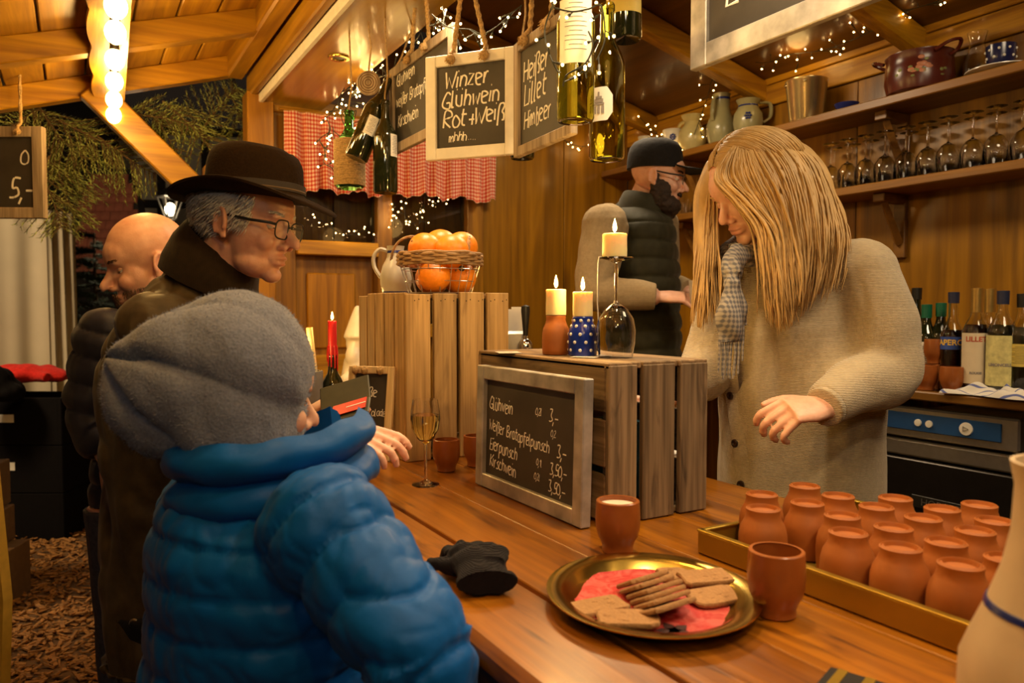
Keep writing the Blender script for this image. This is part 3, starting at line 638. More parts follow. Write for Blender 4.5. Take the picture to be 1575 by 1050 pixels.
p = at(593, 297, 2.55); bottle('hanging_wine_bottle', 'dark wine bottle hanging upright beside the grey-framed chalkboard', (p.x, p.y, p.z), .31, .041, BOTTLED, lab=(.38, .62, .4), phi=.85, cord=True, group=HB, hollow=False)
p = at(567, 128, 2.5); t = thing('bark_disc_ornament', 'round slice of ringed wood hanging above the tilted dark bottle', 'ornament', p, -YAW)
g = G(); g.lathe([(.0005, -.008), (.036, -.008), (.040, -.004), (.040, .004), (.036, .008), (.0005, .008)], 28, M.Rotation(PI/2, 4, 'X')); part('disc', g, DRIFT, t)
for r in (.010, .018, .026, .033):
    g = G(); g.tube([(r*math.cos(2*PI*a/28), -.0085, r*math.sin(2*PI*a/28)) for a in range(28)], .0011, 4, closed=True); part('ring', g, DARKWOOD, t)
g = G(); g.tube([(0, 0, .04), (.01, 0, .12), (0, 0, .2)], .003, 6); part('cord', g, ROPE, t)

# ------------------------------------------------------------------ the two crates on the bar
t = thing('wooden_crate', 'tall pale slatted wooden crate standing on end under the orange basket', 'crate', (.88, 1.99, 1.0505))
Wx, Wy, Hh = .302, .372, .436; R = random.Random(4)
def slats(t, n, x0, x1, fn, mat, gap=.010, rag=.004):
    ws = [R.uniform(.85, 1.15) for _ in range(n)]; s = (x1-x0-gap*(n-1))/sum(ws); x = x0
    for w_ in ws:
        g = G(); fn(g, x+w_*s/2, w_*s, R.uniform(-rag, rag)); part('slat', g, mat, t, False); x += w_*s+gap
slats(t, 4, -Wx/2, Wx/2, lambda g, c, w_, q: g.box((c, -Wy/2+.006, Hh/2+q/2), (w_, .011, Hh+q), bev=.0015), CRATEW)
slats(t, 4, -Wx/2, Wx/2, lambda g, c, w_, q: g.box((c, Wy/2-.006, Hh/2+q/2), (w_, .011, Hh+q), bev=.0015), CRATEW)
slats(t, 5, -Wy/2+.014, Wy/2-.014, lambda g, c, w_, q: g.box((-Wx/2+.005, c, Hh/2+q/2), (.010, w_, Hh+q), bev=.0015), CRATEW)
slats(t, 5, -Wy/2+.014, Wy/2-.014, lambda g, c, w_, q: g.box((Wx/2-.005, c, Hh/2+q/2), (.010, w_, Hh+q), bev=.0015), CRATEW)
slats(t, 3, -Wx/2+.012, Wx/2-.012, lambda g, c, w_, q: g.box((c, 0, Hh-.008), (w_, Wy-.03, .012), bev=.0015), CRATEGX, rag=0)
slats(t, 3, -Wx/2+.012, Wx/2-.012, lambda g, c, w_, q: g.box((c, 0, .008), (w_, Wy-.03, .012), bev=.0015), CRATEGX, rag=0)
g = G()
for i in range(8):
    for dx in (-.006, .006): g.ell((-Wx/2+.03+i*.037+dx, -Wy/2, Hh-.018+dx*.3), .0016, 6, 4)
part('nail', g, IRON, t, kind='stuff')
t = thing('weathered_crate', 'low grey weathered crate carrying candles and the zinc price board', 'crate', (.945, 1.335, 1.0505))
Wx, Wy, Hh = .240, .510, .296
for i, z in enumerate((.047, .148, .249)):
    for sx in (-1, 1):
        g = G(); g.box((sx*(Wx/2-.006), 0, z), (.012, Wy-.026, .086), bev=.002); part('slat', g, CRATEGX, t, False)
for sy in (-1, 1): slats(t, 3, -Wx/2, Wx/2, lambda g, c, w_, q: g.box((c, sy*(Wy/2-.006), Hh/2-.002+q/2), (w_, .013, Hh-.006+q), bev=.002), CRATEG, .014)
slats(t, 3, -Wx/2, Wx/2, lambda g, c, w_, q: g.box((c, 0, Hh-.006), (w_, Wy-.002, .012), bev=.002), CRATEGX, .004, 0)
slats(t, 3, -Wx/2+.014, Wx/2-.014, lambda g, c, w_, q: g.box((c, 0, .007), (w_, Wy-.028, .012), bev=.002), CRATEGX, .012, 0)
for sx in (-1, 1):
    for sy in (-1, 1):
        g = G(); g.box((sx*(Wx/2-.024), sy*(Wy/2-.024), Hh/2), (.022, .022, Hh-.03)); part('corner_post', g, CRATEG, t, False)
BLUEC = plain('blue_carton', (.08, .28, .42), .6); WHITEC = plain('white_card', (.68, .64, .58), .65, var=.04)
g = G(); g.box((0, 0, .075), (.05, .12, .15), bev=.001); solo('carton', g, BLUEC, 'blue carton standing inside the grey weathered crate', 'carton', (.985, 1.25, 1.0635), .2)
q = atz(1090, 752, 1.05); g = G(); g.box((0, 0, .045), (.07, .05, .09), bev=.001); solo('carton', g, WHITEC, 'small white carton on the bar behind the grey crate', 'carton', (1.115, 1.20, 1.0505), -.5)
# zinc board's rope knots on the crate's edge
ZC = 1.3475
# ------------------------------------------------------------------ cups
MUG = [(.0005, .005), (.021, .005), (.0235, 0), (.0255, .002), (.0250, .010), (.0275, .018), (.0325, .027), (.0355, .039), (.0362, .054), (.0354, .074), (.0348, .083), (.0335, .0842)]
def mug_g(): return shell(MUG, .0036, 28)
def mug(label, loc, fill=None, group=None, sc_=1, mat=None):
    t = thing('terracotta_mug', label, 'mug', loc, random.uniform(0, 6), group); part('mug_body', mug_g(), mat or TERRAG, t)
    if fill: part('filling', revolve([(.0005, .074), (.0312, .074), (.0316, .0765), (.0005, .0775)]), fill, t)
    t.scale = (sc_,)*3; return t
CREAM = plain('cream_froth', (.80, .68, .52), .6, var=.06, scale=90, bump=.3); PUNCH = plain('dark_punch', (.10, .02, .008), .1)
q = atz(957, 851, 1.05); mug('terracotta mug filled with pale froth by the front corner of the grey crate', (q.x, q.y+.012, 1.0505), CREAM)
q = atz(1208, 949, 1.05); mug('empty upright terracotta mug standing before the gold tray', (q.x-.004, q.y+.012, 1.0505))
q = atz(685, 727, 1.05); mug('terracotta mug of punch right behind the wine glass', (q.x+.012, q.y+.02, 1.0505), PUNCH, sc_=.92)
q = atz(722, 722, 1.05); mug('terracotta mug half hidden behind the left edge of the zinc price board', (q.x+.035, q.y+.03, 1.0505), PUNCH, sc_=.92)
# gold tray with upturned mugs
t = thing('serving_tray', 'shallow rectangular gold tray full of upturned terracotta mugs', 'tray', (1.055, .56, 1.0505))
g = G(); g.box((0, 0, .002), (.39, .66, .004), bev=.001); part('tray_base', g, GOLDT, t, False)
for sx in (-1, 1): g = G(); g.box((sx*.194, 0, .019), (.005, .66, .036), bev=.0015); g.box((sx*.191, 0, .037), (.011, .664, .004), bev=.001); part('tray_side', g, GOLDT, t, False)
for sy in (-1, 1): g = G(); g.box((0, sy*.329, .019), (.384, .005, .036), bev=.0015); g.box((0, sy*.3275, .037), (.384, .009, .004), bev=.001); part('tray_side', g, GOLDT, t, False)
INV = M.Translation((0, 0, .0845)) @ M.Rotation(PI, 4, 'X')
g = G(); g.join(mug_g(), INV); proto = thing('upturned_mug', 'x', 'mug', (0, 0, 0), 0, 'upturned mugs on the gold tray'); part('mug_body', g, TERRA, proto)
rows = [('row nearest the plate', .9065, [.798, .652, .577, .502, .427]), ('second row from the plate', .981, [.862, .786, .711, .636, .561, .486]),
        ('third row from the plate', 1.066, [.866, .792, .718, .644, .570, .496]), ('fourth row from the plate', 1.142, [.736, .660, .584]), ('row farthest from the plate', 1.215, [.645, .560])]
first = True
jit = {(1, 0): -.012, (1, 1): .016, (2, 0): .03, (2, 1): .012, (1, 2): -.012, (0, 0): -.003}
for a, (rn, x, ys_) in enumerate(rows):
    for b, y in enumerate(ys_):
        lab = 'upturned terracotta mug, %s from the left in the tray\'s %s' % (ordinal(b), rn)
        loc = (x+jit.get((a, b), R.uniform(-.003, .003))*.6, y, 1.0552)
        if first: o = proto; o.location = loc; first = False
        else: o = dup(proto, loc, R.uniform(0, 6))
        o['label'] = lab
# ------------------------------------------------------------------ candles
def candle(label, loc, r, h, mat=WAX, flame=True, base=None):
    t = thing('candle', label, 'candle', loc)
    g = G(); R_ = random.Random(int(h*1e4)); n = 18
    pr_ = [(r, 0), (r*1.01, h*.3), (r*.99, h*.7), (r, h*.97), (r*.93, h), (r*.8, h*.985), (.0006, h*.955)]
    g.lathe([(.0005, 0)]+pr_, n)
    part('wax', g, mat, t)
    g = G(); g.tube([(0, 0, h*.95), (.0007, 0, h+.006), (.002, 0, h+.009)], .0009, 5); part('wick', g, BLACK, t)
    if flame:
        g = G(); g.lathe([(.0004, h+.003), (.0032, h+.007), (.0042, h+.012), (.0032, h+.019), (.0014, h+.026), (.0003, h+.030)], 10); part('flame', g, FLAME, t)
        lamp('POINT', 'candle_light', V(loc)+V((0, 0, h+.035)), 1.5, (1, .58, .16), .012)
    return t
zc = ZC
t = thing('upturned_mug', 'small upturned terracotta mug carrying the left candle on the crate', 'mug', at(855, 543, 1.60)); t.location.z = zc+.0005
S_ = M.Diagonal((.82, .82, .98, 1)); g = G(); g.join(mug_g(), S_ @ INV); part('mug_body', g, TERRA, t); l1 = t.location.copy()
candle('thick ivory candle burning on the upturned terracotta mug', l1+V((0, 0, .0835)), .0215, .054)
t = thing('polka_dot_mug', 'blue upturned mug with white polka dots under the middle candle', 'mug', at(896, 546, 1.555)); t.location.z = zc+.0008; l2 = t.location.copy()
BLUEG = plain('royal_blue_glaze', (.012, .030, .26), .16, var=.1); DOT = plain('white_dots', (.8, .78, .7), .3)
g = G(); g.join(mug_g(), M.Diagonal((.84, .84, .95, 1)) @ INV); part('mug_body', g, BLUEG, t)
g = G(); pts = [(r*.84+.0003, (.0845-z)*.95) for r, z in MUG[3:]]
for i, z in enumerate((.012, .028, .044, .060, .072)):
    rr = np.interp(z, [q_[1] for q_ in reversed(pts)], [q_[0] for q_ in reversed(pts)])
    for k in range(8):
        a = 2*PI*(k+.5*(i % 2))/8; g.ell(((rr-.0028)*math.cos(a), (rr-.0028)*math.sin(a), z), (.0044, .0044, .0042), 10, 7)
part('polka_dot', g, DOT, t, kind='stuff')
candle('thick ivory candle burning on the blue polka dot mug', l2+V((0, 0, .081)), .0205, .050)
def glass_prof(H, Rb, rim, stem, foot):
    return [(.0005, .001), (foot, 0), (foot, .0018), (foot*.5, .005), (.0035, .012), (.0032, stem), (.006, stem+.006), (Rb*.55, stem+.016), (Rb*.9, stem+.038), (Rb, stem+.06), (Rb*.97, H*.86), (rim, H)]
def wine_glass_g(H=.20, Rb=.040, rim=.033, stem=.085, foot=.033, n=28):
    o = glass_prof(H, Rb, rim, stem, foot); inner = [(r-.0012, z) for r, z in reversed(o[7:])]+[(.003, stem+.0115), (.0005, stem+.011)]
    return revolve(o+inner, n)
q = at(947, 545, 1.51); gl = (q.x, q.y, zc+.001)
t = thing('wine_glass', 'upturned wine glass holding a candle on its foot, on the grey crate', 'wine glass', gl)
g = G(); g.join(wine_glass_g(.198, .0395, .034, .085, .034), M.Translation((0, 0, .198)) @ M.Rotation(PI, 4, 'X')); part('glass_body', g, GLASS, t)
candle('ivory candle burning on the foot of the upturned wine glass', V(gl)+V((-.004, 0, .1985)), .0245, .046)
t = thing('wax_drip', 'long thin strand of wax dripping from the upturned glass foot', 'wax drip', V(gl)+V((-.034*math.cos(YAW), .034*math.sin(YAW), .197)))
g = G(); dx = RT; g.tube([V((0, 0, 0))+dx*.02, V((0, 0, .001)), dx*-.001+V((0, 0, -.01)), dx*-.003+V((0, 0, -.09)), dx*.001+V((0, 0, -.15)), dx*.001+V((0, 0, -.192))], [.002, .0024, .002, .0013, .0016, .0026], 8); part('drip', g, WHITEC, t)
g = G(); g.box((0, 0, .0006), (.085, .055, .0006)); solo('paper_card', g, WHITEC, 'white card lying under the blue polka dot mug on the crate', 'card', (l2.x+.0, l2.y-.03, zc), .5)
g = G(); g.box((0, 0, .0006), (.075, .05, .0006)); solo('paper_card', g, WHITEC, 'white card on the left front corner of the grey crate top', 'card', tuple(V((.83, 1.455, zc))), 1.2)
# dark bottle with a red candle, grey pot with candles at the far end of the bar
q = at(512, 600, 2.5); b_ = bottle('candle_bottle', 'dark bottle serving as holder of the dripping red candle', (q.x, q.y, 1.0505), .245, .036, BOTTLED, hollow=False)
c_ = candle('red candle burning in the dark bottle, wax running down', (q.x, q.y, 1.2955), .0145, .112, REDWAX)
g = G()
for k in range(9):
    a = k*.7; L_ = random.uniform(.02, .075); g.tube([(.0145*math.cos(a), .0145*math.sin(a), .03), (.0165*math.cos(a), .0165*math.sin(a), 0), (.017*math.cos(a), .017*math.sin(a), -L_)], [.003, .0032, .0018], 6)
part('wax_run', g, REDWAX, c_)
q = at(470, 600, 2.45); CEM = plain('grey_cement_pot', (.16, .145, .12), .9, var=.15, bump=.2)
t = thing('candle_pot', 'grey cement pot holding a lit pillar candle and a white taper', 'pot', (q.x, q.y, 1.0505)); part('pot_body', shell([(.0005, 0), (.050, 0), (.052, .01), (.056, .19), (.055, .195)], .006), CEM, t)
g = G(); g.lathe([(.0005, .178), (.049, .178), (.049, .183), (.0005, .185)], 20); part('sand', g, EARTH, t)
candle('lit ivory pillar candle in the grey cement pot', (q.x-.022, q.y-.005, 1.236), .026, .052)
g = G(); g.tube([(0, 0, 0), (-.012, .006, .15)], [.012, .0105], 12); solo('candle', g, WAX, 'unlit white taper leaning in the grey cement pot', 'candle', (q.x+.028, q.y, 1.236))
# white ceramic figure behind the tall crate
CER = plain('white_glazed_ceramic', (.62, .56, .48), .25, var=.05)
q = at(551, 560, 2.75)
me = fuse([G().lathe([(.001, 0), (.07, 0), (.075, .02), (.065, .14), (.05, .22), (.001, .24)], 18), G().ell((0, 0, .27), (.045, .043, .05)), G().ell((-.03, -.02, .262), (.014, .012, .013)), G().ell((-.028, -.015, .225), (.03, .03, .045)),
           G().lathe([(.001, .29), (.054, .292), (.05, .305), (.03, .36), (.012, .405), (.001, .412)], 16), G().ell((-.055, -.02, .14), (.03, .025, .03))], .006, 4, 'figure', [CER])
solo('gnome_figure', me, None, 'white ceramic figure with a pointed hat behind the tall crate', 'figurine', (q.x, q.y, 1.0505), .2)

# ------------------------------------------------------------------ glass of white wine
q = atz(656, 746, 1.05); t = thing('wine_glass', 'stemmed glass of white wine standing before the tall crate', 'wine glass', (q.x, q.y+.005, 1.0505))
part('glass_body', wine_glass_g(.192, .0335, .028, .088, .031), GLASS, t)
o = glass_prof(.192, .0335, .028, .088, .031); part('wine', revolve([(.0005, .0992)]+[(r-.0008, z) for r, z in o[7:10]]+[(.0324, .158), (.0005, .158)]), WINE, t)

# ------------------------------------------------------------------ stoneware jugs
def handle_g(pts, r, flat=1.5): g = G(); q = spline(pts, 6); g.tube(q, [(r*flat, r)]*len(q), 8, True, (0, 1, 0)); return g
def jug(name, label, loc, prof, hpts=None, mat=None, rz=0, bands=(), group=None, hr=.007, deco=None, cat='jug'):
    t = thing(name, label, cat, loc, rz, group); part('jug_body', shell(prof, .004, 32), mat or STONE, t)
    if hpts: part('handle', handle_g(hpts, hr), mat or STONE, t)
    for z, hgt in bands:
        zs = [q_[1] for q_ in prof[1:]]; rs = [q_[0] for q_ in prof[1:]]; g = G(); f_ = lambda zz: float(np.interp(zz, zs, rs))
        g.loft([[((f_(zz)+e)*math.cos(2*PI*a/36), (f_(zz)+e)*math.sin(2*PI*a/36), zz) for a in range(36)] for zz, e in ((z, .0002), (z+.0005, .0012), (z+hgt-.0005, .0012), (z+hgt, .0002))], False); part('blue_band', g, COBALT, t)
    if deco:
        z, n = deco; zs = [q_[1] for q_ in prof[1:]]; rs = [q_[0] for q_ in prof[1:]]; f = facing(loc)-rz; g = G()
        for k in range(n):
            a = 2*PI*k/n; dx, dz = .012*math.cos(a), .014*math.sin(a); r = float(np.interp(z+dz, zs, rs)); g.ell((r*math.cos(f+dx/r), r*math.sin(f+dx/r), z+dz), (.007, .007, .006), 8, 5)
        r = float(np.interp(z, zs, rs)); g.ell((r*math.cos(f), r*math.sin(f), z), .006, 8, 5); part('blue_flower', g, COBALT, t)
    return t
q = at(609, 447, 2.30); jug('stoneware_jug', 'grey stoneware jug with blue bands beside the orange basket', (q.x, q.y, 1.4868), [(.0005, 0), (.036, 0), (.040, .006), (.047, .035), (.048, .06), (.040, .09), (.027, .115), (.024, .135), (.027, .15)],
    [(-.024, 0, .135), (-.048, 0, .14), (-.066, 0, .118), (-.064, 0, .085), (-.045, 0, .055)], rz=-.45, bands=((.008, .004), (.128, .008)), hr=.006)
d_ = .62; q = EYE+V((FWD.x, FWD.y, 0)).normalized()*d_+RT*.474
jug('stoneware_jug', 'large cream stoneware jug with a dark blue band, cut off at the right edge', (q.x, q.y, 1.0505), [(.0005, 0), (.070, 0), (.080, .01), (.088, .05), (.087, .085), (.078, .11), (.066, .14), (.056, .17), (.050, .2), (.048, .24), (.052, .262)],
    [(.05, .0, .235), (.09, .02, .23), (.11, .03, .18), (.10, .02, .12), (.082, .0, .09)], bands=((.135, .006),), mat=plain('cream_stoneware', (.60, .46, .29), .4, var=.06), hr=.010)
# ------------------------------------------------------------------ wicker and wire basket of oranges
q = at(677, 447, 2.13); bx, by = q.x, q.y; zb = 1.4868
t = thing('orange_basket', 'wire basket with a woven willow rim holding oranges on the tall crate', 'basket', (bx, by, zb))
g = G(); n = 22
Rz = lambda z: .088+.30*z
for k in range(n):
    a = 2*PI*k/n; g.tube([(Rz(z)*math.cos(a), Rz(z)*math.sin(a), z) for z in (.003, .03, .06, .09)], .0011, 5)
for z in (.003, .035, .068): g.tube([(Rz(z)*math.cos(2*PI*a/32), Rz(z)*math.sin(2*PI*a/32), z) for a in range(32)], .0012, 5, closed=True)
for k in range(-3, 4): h = math.sqrt(.085**2-(k*.024)**2); g.tube([(k*.024, -h, .003), (k*.024, h, .003)], .001, 4); g.tube([(-h, k*.024, .003), (h, k*.024, .003)], .001, 4)
part('wire_bowl', g, STEEL, t)
for j in range(6):
    g = G(); z0 = .082+j*.006; N_ = 64
    g.tube([((.1155+.004*math.cos(11*2*PI*a/N_+PI*j))*math.cos(2*PI*a/N_), (.1155+.004*math.cos(11*2*PI*a/N_+PI*j))*math.sin(2*PI*a/N_), z0+.0015*math.sin(7*2*PI*a/N_+j)) for a in range(N_)], .0042, 6, closed=True); part('willow_strand', g, WICKER, t)
for s in (-1, 1):
    g = G(); c = V((s*.082*math.cos(.5), -s*.082*math.sin(.5), 0)); u = V((math.sin(.5), math.cos(.5), 0)) if s > 0 else (RT*.9-FWD*.2).normalized()
    hp = [c+u*(.058*math.cos(PI*i/10))+V((0, 0, .10+.062*math.sin(PI*i/10))) for i in range(11)]
    g.tube(spline(hp, 3), .0035, 6)
    for ph in (0, 2.1, 4.2): g.tube([p_+V((.003*math.cos(i*.8+ph), .003*math.sin(i*.8+ph), .003*math.cos(i*.8+ph))) for i, p_ in enumerate(spline(hp, 3))], .0022, 5)
    part('handle', g, WICKER, t)
ORS = [((-.042, -.052, .051), 'front left at the bottom of the basket'), ((.046, -.030, .050), 'front right at the bottom, marked with a dark sticker'), ((.0, .052, .050), 'at the back of the bottom layer'),
       ((-.052, -.012, .128), 'left on top, under the wicker handle'), ((.006, -.064, .120), 'sunk in the middle behind the willow rim'), ((.012, .022, .140), 'in the middle on top of the heap'), ((.058, -.020, .136), 'largest and rightmost on top of the heap')]
for i, (o, wl) in enumerate(ORS):
    r = .046+.002*(i % 3); t = thing('orange', 'ripe orange lying '+wl, 'orange', (bx+o[0], by+o[1], zb+o[2]-.003), i, 'oranges in the basket')
    g = G(); g.ell((0, 0, 0), (r, r, r*.96), 24, 16); part('peel', g, ORANGE, t)
    g = G(); e = V((math.cos(2.4*i), math.sin(2.4*i)-.6, .3)).normalized(); g.ell(e*r*.985, .0035, 8, 5); part('stem_end', g, WICKER, t)
    if i == 1:
        f = facing(t.location)-i+.15; g = G(); e = V((math.cos(f), math.sin(f), .55)).normalized(); g.lathe([(.0005, 0), (.009, 0), (.009, .0008), (.0005, .001)], 14, M.Translation(e*(r+.0002)) @ e.to_track_quat('Z', 'Y').to_matrix().to_4x4()); part('sticker', g, INK, t)
# ------------------------------------------------------------------ beer tap
q = at(784, 600, 2.28); t = thing('beer_tap', 'steel beer tap tower with two black handles behind the grey crate', 'tap', (q.x, q.y, 1.0505), -YAW)
g = G(); g.box((0, 0, .165), (.10, .12, .33), bev=.008); part('tower', g, STEEL, t, False)
for i, (x, y) in enumerate(((-.022, .0), (.046, -.085))):
    z0 = .335 if i == 0 else .315
    g = G(); g.lathe([(.0005, z0), (.007, z0), (.008, z0+.02), (.013, z0+.075), (.012, z0+.088), (.0005, z0+.092)], 16, M.Translation((x, y, 0))); hn = part('tap_handle', g, BLACK, t)
    g = G(); g.lathe([(.0005, z0-.012), (.009, z0-.012), (.008, z0+.003), (.0005, z0+.003)], 14, M.Translation((x, y, 0))); part('collar', g, CHROME, hn)
g = G(); g.ell((.046, -.085, .285), (.022, .022, .026), 18, 12); g.tube([(.046, -.05, .27), (.046, -.085, .265), (.046, -.10, .23)], [.012, .011, .008], 12); part('spout', g, CHROME, t)
g = G(); g.box((.03, .085, .345), (.05, .002, .10)); g.box((.035, .09, .352), (.04, .002, .10)); solo('paper_sheets', g, WHITEC, 'white papers standing behind the beer tap handles', 'papers', (q.x, q.y+.02, 1.0505), -YAW)
g = G(); g.box((0, 0, .145), (.10, .06, .29), bev=.004); solo('carton', g, BLUEC, 'carton standing behind the beer tap and holding papers upright', 'carton', (q.x+.05, q.y+.105, 1.0505), -YAW)
# ------------------------------------------------------------------ plate of biscuits
pc = V((.657, .766, 1.0505)); t = thing('brass_plate', 'round brass plate with a wide rim, lined with a red napkin', 'plate', pc, -YAW); t.scale = (.975, 1.06, 1)
part('plate_body', revolve([(.0005, 0), (.100, 0), (.112, .004), (.120, .012), (.141, .017), (.1435, .018), (.1435, .0195), (.139, .0195), (.119, .0145), (.109, .0058), (.098, .002), (.0005, .002)], 64), BRASS, t)
def napkin_mat():
    m, N, L, b = base('printed_red_napkin', (.6, .04, .04), .7); tc = N.new('ShaderNodeTexCoord'); vo = N.new('ShaderNodeTexVoronoi'); vo.inputs['Scale'].default_value = 16; vo.feature = 'SMOOTH_F1'
    no = N.new('ShaderNodeTexNoise'); no.inputs['Scale'].default_value = 34; no.inputs['Detail'].default_value = 4; no.inputs['Distortion'].default_value = 2
    L.new(tc.outputs['Object'], no.inputs['Vector']); cr = N.new('ShaderNodeValToRGB'); e = cr.color_ramp.elements; e[0].position = .38; e[0].color = (.46, .015, .012, 1); e[1].position = .60; e[1].color = (.56, .095, .075, 1)
    L.new(no.outputs['Fac'], cr.inputs['Fac']); L.new(cr.outputs['Color'], b.inputs['Base Color']); bp = N.new('ShaderNodeBump'); bp.inputs['Strength'].default_value = .4; bp.inputs['Distance'].default_value = .003; L.new(no.outputs['Fac'], bp.inputs['Height']); L.new(bp.outputs['Normal'], b.inputs['Normal']); return m
g = G(); rings = []
for i, r in enumerate((.001, .03, .06, .085, .098, .106, .111)):
    rings.append([(r*math.cos(2*PI*a/60)*(1+.012*math.sin(5*a)), r*math.sin(2*PI*a/60)*(1+.012*math.cos(7*a)), .0028+(.0003+.0035*(i > 4)*(i-4)/2)+.0006*math.sin(a*.9+i)) for a in range(60)])
g.loft(rings, False); nap = tag(part('napkin', g, napkin_mat()), 'red and pink printed paper napkin lining the brass plate', 'napkin'); nap.location = pc; nap.scale = (1, 1.03, 1)
g = G(); dk = plain('dark_print', (.05, .015, .012), .7)
for (x, y), s in (((1000, 893), 1.), ((1035, 968), 1.4), ((985, 948), .8)):
    q = atz(x, y, 1.0545)-pc
    for k in range(5):
        g = G(); a = k*1.26+s; c = V((q.x, q.y, .0042)); u = V((math.cos(a), math.sin(a), 0)); v = V((-u.y, u.x, 0)); g.add([c-v*.004*s, c+u*.010*s-v*.005*s, c+u*.017*s, c+u*.010*s+v*.005*s, c+v*.004*s], [(0, 1, 2, 3, 4)]); part('printed_leaf', g, dk, nap)

BISC = plain('spiced_biscuit', (.36, .19, .070), .85, var=.14, scale=220, bump=.6)
def biscuit_g(L_, W_, seed, th=.0065):
    R_ = random.Random(seed); pts = []; n = 40
    for k in range(n):
        a = 2*PI*k/n; c, s = math.cos(a), math.sin(a); x = L_/2*math.copysign(abs(c)**.3, c); y = W_/2*math.copysign(abs(s)**.3, s); f = 1+.025*math.sin(9*a+seed)+.03*math.sin(4*a+seed*2); pts.append((x*f, y*f))
    g = G(); g.loft([[(x*s, y*s, z) for x, y in pts] for s, z in ((.96, 0), (1, .0015), (1, th-.002), (.95, th))]); 
    for k in range(5):
        x, y = R_.uniform(-.4, .4)*L_, R_.uniform(-.35, .35)*W_; a = R_.uniform(-.4, .4); g.box((0, 0, 0), (.008, .0012, .001), M.Translation((x, y, th)) @ M.Rotation(a, 4, 'Z'))
    return g
bl = [((990, 903), .10, .50, 0, 'topmost, farthest back of the leaning row'), ((997, 911), .10, .50, 0, 'second from the back of the leaning row'), ((1008, 919), .10, .5, 0, 'third from the back of the leaning row'), ((1013, 928), .10, .5, 0, 'fourth from the back of the leaning row'), ((1020, 936), .10, .5, 0, 'fifth from the back of the leaning row'), ((1026, 947), .08, .45, 0, 'foremost of the leaning row'),
      ((922, 932), -.06, 0, 1, 'alone at the left of the plate'), ((966, 958), -.55, 0, 1.75, 'flat at the plate\'s front rim'), ((1052, 884), -.5, .05, 1, 'at the back of the right-hand heap'), ((1085, 897), -.3, .06, 2.2, 'in the middle of the right-hand heap'), ((1100, 918), -.12, .08, 1.2, 'foremost of the right-hand heap')]
for i, ((x, y), rz, tl, lift, wl) in enumerate(bl):
    q = atz(x, y, 1.0585); t = thing('spiced_biscuit', 'brown spiced biscuit on the red napkin, '+wl, 'biscuit', (q.x, q.y, 1.0552+(.0115 if tl >= .45 else .0)+(.0075*(lift-1) if lift > 1 else 0)), 0, 'spiced biscuits on the brass plate')
    t.rotation_euler = (-tl if tl >= .45 else tl, 0, rz); W_ = .042 if lift == 0 else .046; part('biscuit_body', biscuit_g(.074, W_, i), BISC, t)
# ------------------------------------------------------------------ black knitted glove
KNIT = cloth('black_knit', (.007, .005, .006), 700, 2, .95, .3, 180, .4)
gs = [stube(G(), [(.022, -.036, .020), (.018, -.010, .022), (.012, .02, .024)], [(.017, .042), (.019, .040), (.020, .038)], 5, 18, (0, 0, 1)), stube(G(), [(.024, -.040, .020), (.020, -.022, .022)], [(.020, .045), (.021, .044)], 4, 18, (0, 0, 1)),
      stube(G(), [(.014, .01, .024), (.004, .05, .028), (-.006, .085, .022)], [(.020, .037), (.025, .043), (.017, .038)], 6, 18, (0, 0, 1)), stube(G(), [(.030, .005, .034), (.034, .035, .036), (.026, .062, .030)], [(.012, .022), (.014, .024), (.010, .018)], 5, 14, (0, 0, 1)),
      stube(G(), [(-.020, .028, .020), (-.046, .040, .020), (-.062, .060, .014), (-.060, .076, .012)], [.015, .0135, .012, .009], 5, 12)]
for k, (x, l, h) in enumerate(((-.040, .034, .016), (-.019, .042, .022), (.003, .040, .018), (.023, .030, .016))):
    gs.append(stube(G(), [(x+.006, .070, .024), (x, .070+l*.7, h+.006), (x-.004, .072+l, h-.004), (x-.006, .066+l*.7, .008)], [.0125, .0125, .0115, .009], 4, 12))
me = fuse(gs, .0022, 3, 'glove', [KNIT]); co = coords(me); co[:, 2] = np.maximum(co[:, 2], .001); setco(me, co); folds(me, .004, 55, 5)
co = coords(me); co[:, 2] = np.maximum(co[:, 2], .001); setco(me, co)
q = atz(718, 905, 1.05); solo('knitted_glove', me, None, 'crumpled black knitted glove lying on the bar by the blue jacket', 'glove', (q.x+.006, q.y, 1.0505), -YAW)
# striped leaflet at the bottom edge
q = atz(1322, 1046, 1.05); t = thing('striped_leaflet', 'black and gold striped folded leaflet at the bottom edge of the picture', 'leaflet', (q.x-.012, q.y-.03, 1.0505), math.radians(-70))
g = G(); g.box((0, 0, .0012), (.11, .055, .002)); part('leaflet_body', g, BLACK, t, False)
for k in range(4): g = G(); g.box((-.042+.028*k, 0, .0026), (.010, .055, .0008)); part('gold_stripe', g, GOLDT, t, False)
